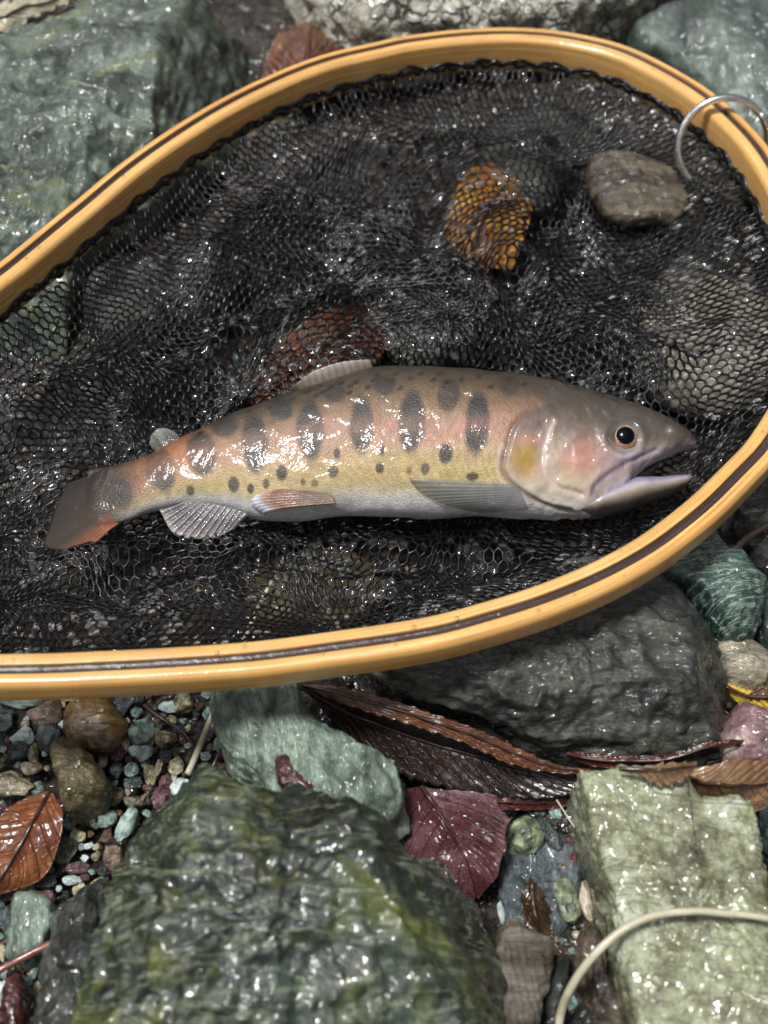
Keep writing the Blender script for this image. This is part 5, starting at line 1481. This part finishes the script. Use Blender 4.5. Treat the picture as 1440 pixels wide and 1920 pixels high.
pw = np.stack([px_, py_], -1) + 0.004 * np.stack([fbm(g3 * 40, 2, 211), fbm(g3 * 40, 2, 213)], -1)
for pts_, hgt_, wid_ in FOLD:
    c_ = catmull(np.array([P(a, b, 0.02)[:2] for a, b in pts_]), 40, False)
    t_ = pl_dist(pw, c_)
    fsum = np.maximum(fsum, hgt_ * np.exp(-(t_ / wid_) ** 1.6))
zz_ += fade * (fsum + 0.0035 * np.maximum(ridge(g3 * 34, 2, 221), 0) ** 1.5 + 0.0012 * fbm(g3 * 95, 2, 225))
zz_ = np.minimum(zz_, hoop_z(py_) - 0.006 - 0.1 * drim_)
# press it under the fish
lim_ = bil(FBs, px_, py_) - 0.0006
zz_ = np.minimum(zz_, lim_)
pos1 = np.stack([px_, py_, zz_], -1)
for i, j in np.argwhere(pin):
    k = np.argmin((INN[:, 0] - gx[i, j]) ** 2 + (INN[:, 1] - gy[i, j]) ** 2)
    pos1[i, j] = INN[k] - HN_ * 0.006
# the bag is longer than it is wide: slack of it lies doubled over the lower layer
gq = proj(np.stack([gx, gy, 0 * gx + 0.015], -1))
er = free & (drim_ > 0.030) & (gq[..., 1] < 760 + 40 * vnoise(np.stack([gx * 30, gy * 0, gx * 0], -1), 4))
for (wx, wy, wa, wb) in ((915, 400, 130, 130), (1325, 640, 120, 120), (560, 660, 110, 70), (1190, 345, 140, 80), (60, 700, 130, 120), (780, 250, 180, 80), (560, 330, 150, 70), (770, 640, 90, 60)):
    er &= ((gq[..., 0] - wx) / wa) ** 2 + ((gq[..., 1] - wy) / wb) ** 2 > 1 + 0.25 * vnoise(np.stack([gx * 60, gy * 60, gx * 0], -1), 8)
H1 = Hs.copy()
i1 = np.clip(((pos1[..., 0] - HX0) / HS).astype(int), 0, HN - 1); j1 = np.clip(((pos1[..., 1] - HY0) / HS).astype(int), 0, HN - 1)
np.maximum.at(H1, (i1[free], j1[free]), pos1[free][:, 2])
H1 = np.maximum(H1, blur(H1, 2))
c0 = np.stack([gx, gy, look(H1, gx, gy) + 0.008], -1)
pos2 = relax(er, np.zeros_like(er), 1.35, H1, 170, 50, c0, 0.006, 0.75)
cnt_ = np.zeros(gx.shape)
for _ in range(5):            # ease out single-node kinks
    acc = pos2 * er[..., None] * 2; cn = er * 2.0
    for sh, ax_ in ((1, 0), (-1, 0), (1, 1), (-1, 1)):
        acc = acc + np.roll(pos2 * er[..., None], sh, ax_); cn = cn + np.roll(er, sh, ax_)
    pos2 = np.where(er[..., None], acc / np.maximum(cn, 1)[..., None], pos2)
V1, ok1, cells1, ed1 = hexnet(pos1, msk, 1.35, 0.0041, 0.0, 90)
V2, ok2, cells2, ed2 = hexnet(pos2, er, 1.35, 0.0041, 0.0007, 95)
HV = np.vstack([V1, V2]); ok = np.concatenate([ok1, ok2]); cells = np.vstack([cells1, cells2 + len(V1)]); ed = np.vstack([ed1, ed2 + len(V1)])
SV, SF = strands(HV, ed, SR)
A_ = HV[ed[:, 0]]
m_net = plain_mat("black_net_cord", rgb(7, 6, 10), 0.3, coat=0.2, bump=0.0002, bump_scale=1500, col2=rgb(12, 11, 16), noise_scale=300, ior=1.38)
bag = obj("mesh_bag", mesh("mesh_bag", SV, SF), m_net, net)
print("net strands", len(ed), "tris", len(SF) * 2)
# lacing cord along the inner face
INN_f = catmull(INN, 2600)
INN, On_ = INN_f, np.stack([np.interp(np.linspace(0, len(On), 2600), np.arange(len(On)), On[:, k]) for k in range(3)], 1)
lc = INN - HN_ * 0.0055 + On_ * 0.0004
lz = 0.0007 * np.sin(np.arange(len(lc)) * 0.35) + 0.0006 * fbm(lc * 120, 2, 6)
lc = lc + HN_ * lz[:, None]
obj("lacing_cord", tube_mesh("lacing_cord", np.vstack([lc, lc[:1]]), 0.0014 + 0.0006 * fbm(np.vstack([lc, lc[:1]]) * 420, 2, 9), 10), m_net, net)
lc2 = INN + HN_ * (-0.0040 + 0.0009 * np.sin(np.arange(len(lc)) * 0.16) + 0.0006 * fbm(lc * 90, 2, 44))[:, None]
obj("lacing_cord", tube_mesh("lacing_cord", np.vstack([lc2, lc2[:1]]), 0.0007, 6), m_net, net)
# metal ring hooked round the rim
ri = np.argmin(np.linalg.norm(hp - np.array([1372, 230]), axis=1))
rc = HC[ri] - On[ri] * 0.003 - np.array([0, 0, 0.004])
r1 = On[ri] * 0.8 + np.array([0, 0, 0.6]); r1 /= np.linalg.norm(r1); r2 = np.array([-0.10, 0.5, 0.86]); r2 -= r1 * (r2 @ r1); r2 /= np.linalg.norm(r2)
ta = np.linspace(0, 4 * np.pi, 160)
rn = np.cross(r1, r2)
RR = 0.0185
rcv = rc + RR * (r1 * np.cos(ta)[:, None] + r2 * np.sin(ta)[:, None]) + rn * (ta / (4 * np.pi) * 0.0018)[:, None]
obj("metal_ring", tube_mesh("metal_ring", rcv, 0.0015, 12), plain_mat("steel", (0.62, 0.63, 0.65, 1), 0.2, metal=1.0, bump=0.0001, bump_scale=500), net)

# water held in the mesh and beading on the cord
m_water = water_mat()
okc = ok[cells].all(1)
cw = cells[okc]
cpos = HV[cw].mean(1)
wn_ = fbm(cpos * 55, 3, 31)
pick = (rng.random(len(cw)) < np.clip(0.26 + 0.5 * wn_, 0.04, 0.75))
cw, cpos = cw[pick], cpos[pick]
rimv = HV[cw]
n_ = len(cw)
midv = cpos + rng.normal(size=(n_, 3)) * 0.0003 + np.array([0, 0, 0.0007])
inn = cpos[:, None] + (rimv - cpos[:, None]) * 0.55 + np.array([0, 0, 0.0005]) + rng.normal(size=(n_, 1, 3)) * 0.0002
WV = np.concatenate([midv[:, None], inn, rimv], 1).reshape(-1, 3)
wf = [(0, 1 + k, 1 + (k + 1) % 6) for k in range(6)]
for k in range(6):
    a, b, c, dd = 1 + k, 7 + k, 7 + (k + 1) % 6, 1 + (k + 1) % 6
    wf += [(a, b, c), (a, c, dd)]
WF = (np.array(wf)[None] + (np.arange(n_) * 13)[:, None, None]).reshape(-1, 3)
tag(obj("water_film", mesh("water_film", WV, WF), m_water), "thin water films shining in the cells of the black net", kind="stuff")
def sphere_pts(n=7, m=9):
    ph = np.linspace(0, np.pi, n); th = np.linspace(0, 2 * np.pi, m, endpoint=False)
    v = np.stack([np.sin(ph)[:, None] * np.cos(th), np.sin(ph)[:, None] * np.sin(th), np.cos(ph)[:, None] + 0 * th], -1).reshape(-1, 3)
    return v, grid_faces(n, m, True)[:, ::-1]
sv, sf = sphere_pts()
nd = 7500
di = rng.integers(0, len(A_), nd)
dc = A_[di] + np.array([0, 0, SR])
drim = HC[rng.integers(0, len(HC), 60)] + On[rng.integers(0, len(HC), 1)] * 0
hi_ = rng.integers(0, len(HC), 70)
drim = HC[hi_] + On[hi_] * rng.uniform(-4, 4, (70, 1)) * 1e-3 + HN_ * 0.0063
dc = np.vstack([dc, drim])
dr_ = np.concatenate([0.00026 + 0.0005 * rng.random(nd) ** 2.5, 0.0004 + 0.0005 * rng.random(70)])
DV = (sv[None] * dr_[:, None, None] * np.array([1, 1, 0.8]) + dc[:, None]).reshape(-1, 3)
DF = (sf[None] + (np.arange(len(dc)) * len(sv))[:, None, None]).reshape(-1, 4)
tag(obj("water_drops", mesh("water_drops", DV, DF), m_water), "small clear water beads on the black net and rim", kind="stuff")
# wet stone lying inside the net near its far end
nzs = []
m_bankstone = rock_mat("banded_olive_stone", rgb(34, 29, 22), rgb(62, 54, 42), rgb(104, 95, 76), scale=40, stretch=(1, 4, 1), rot=(0, 0, 0.3), rough=(0.08, 0.3))
sc_ = P(1200, 350, 0.02)
near = np.linalg.norm(HV[ok][:, :2] - sc_[:2], axis=1) < 0.016
zn = float(np.percentile(HV[ok][near][:, 2], 60)) if near.any() else 0.01
rock("stone", [(1100, 312), (1146, 292), (1220, 308), (1286, 336), (1300, 384), (1264, 412), (1180, 416), (1120, 388)], zn + 0.001, zn + 0.008, zn - 0.006, m_bankstone,
     "banded olive-brown stone lying in the net below the metal ring", "stone", nu=90, nv=50, amp=0.0012, seed=51)
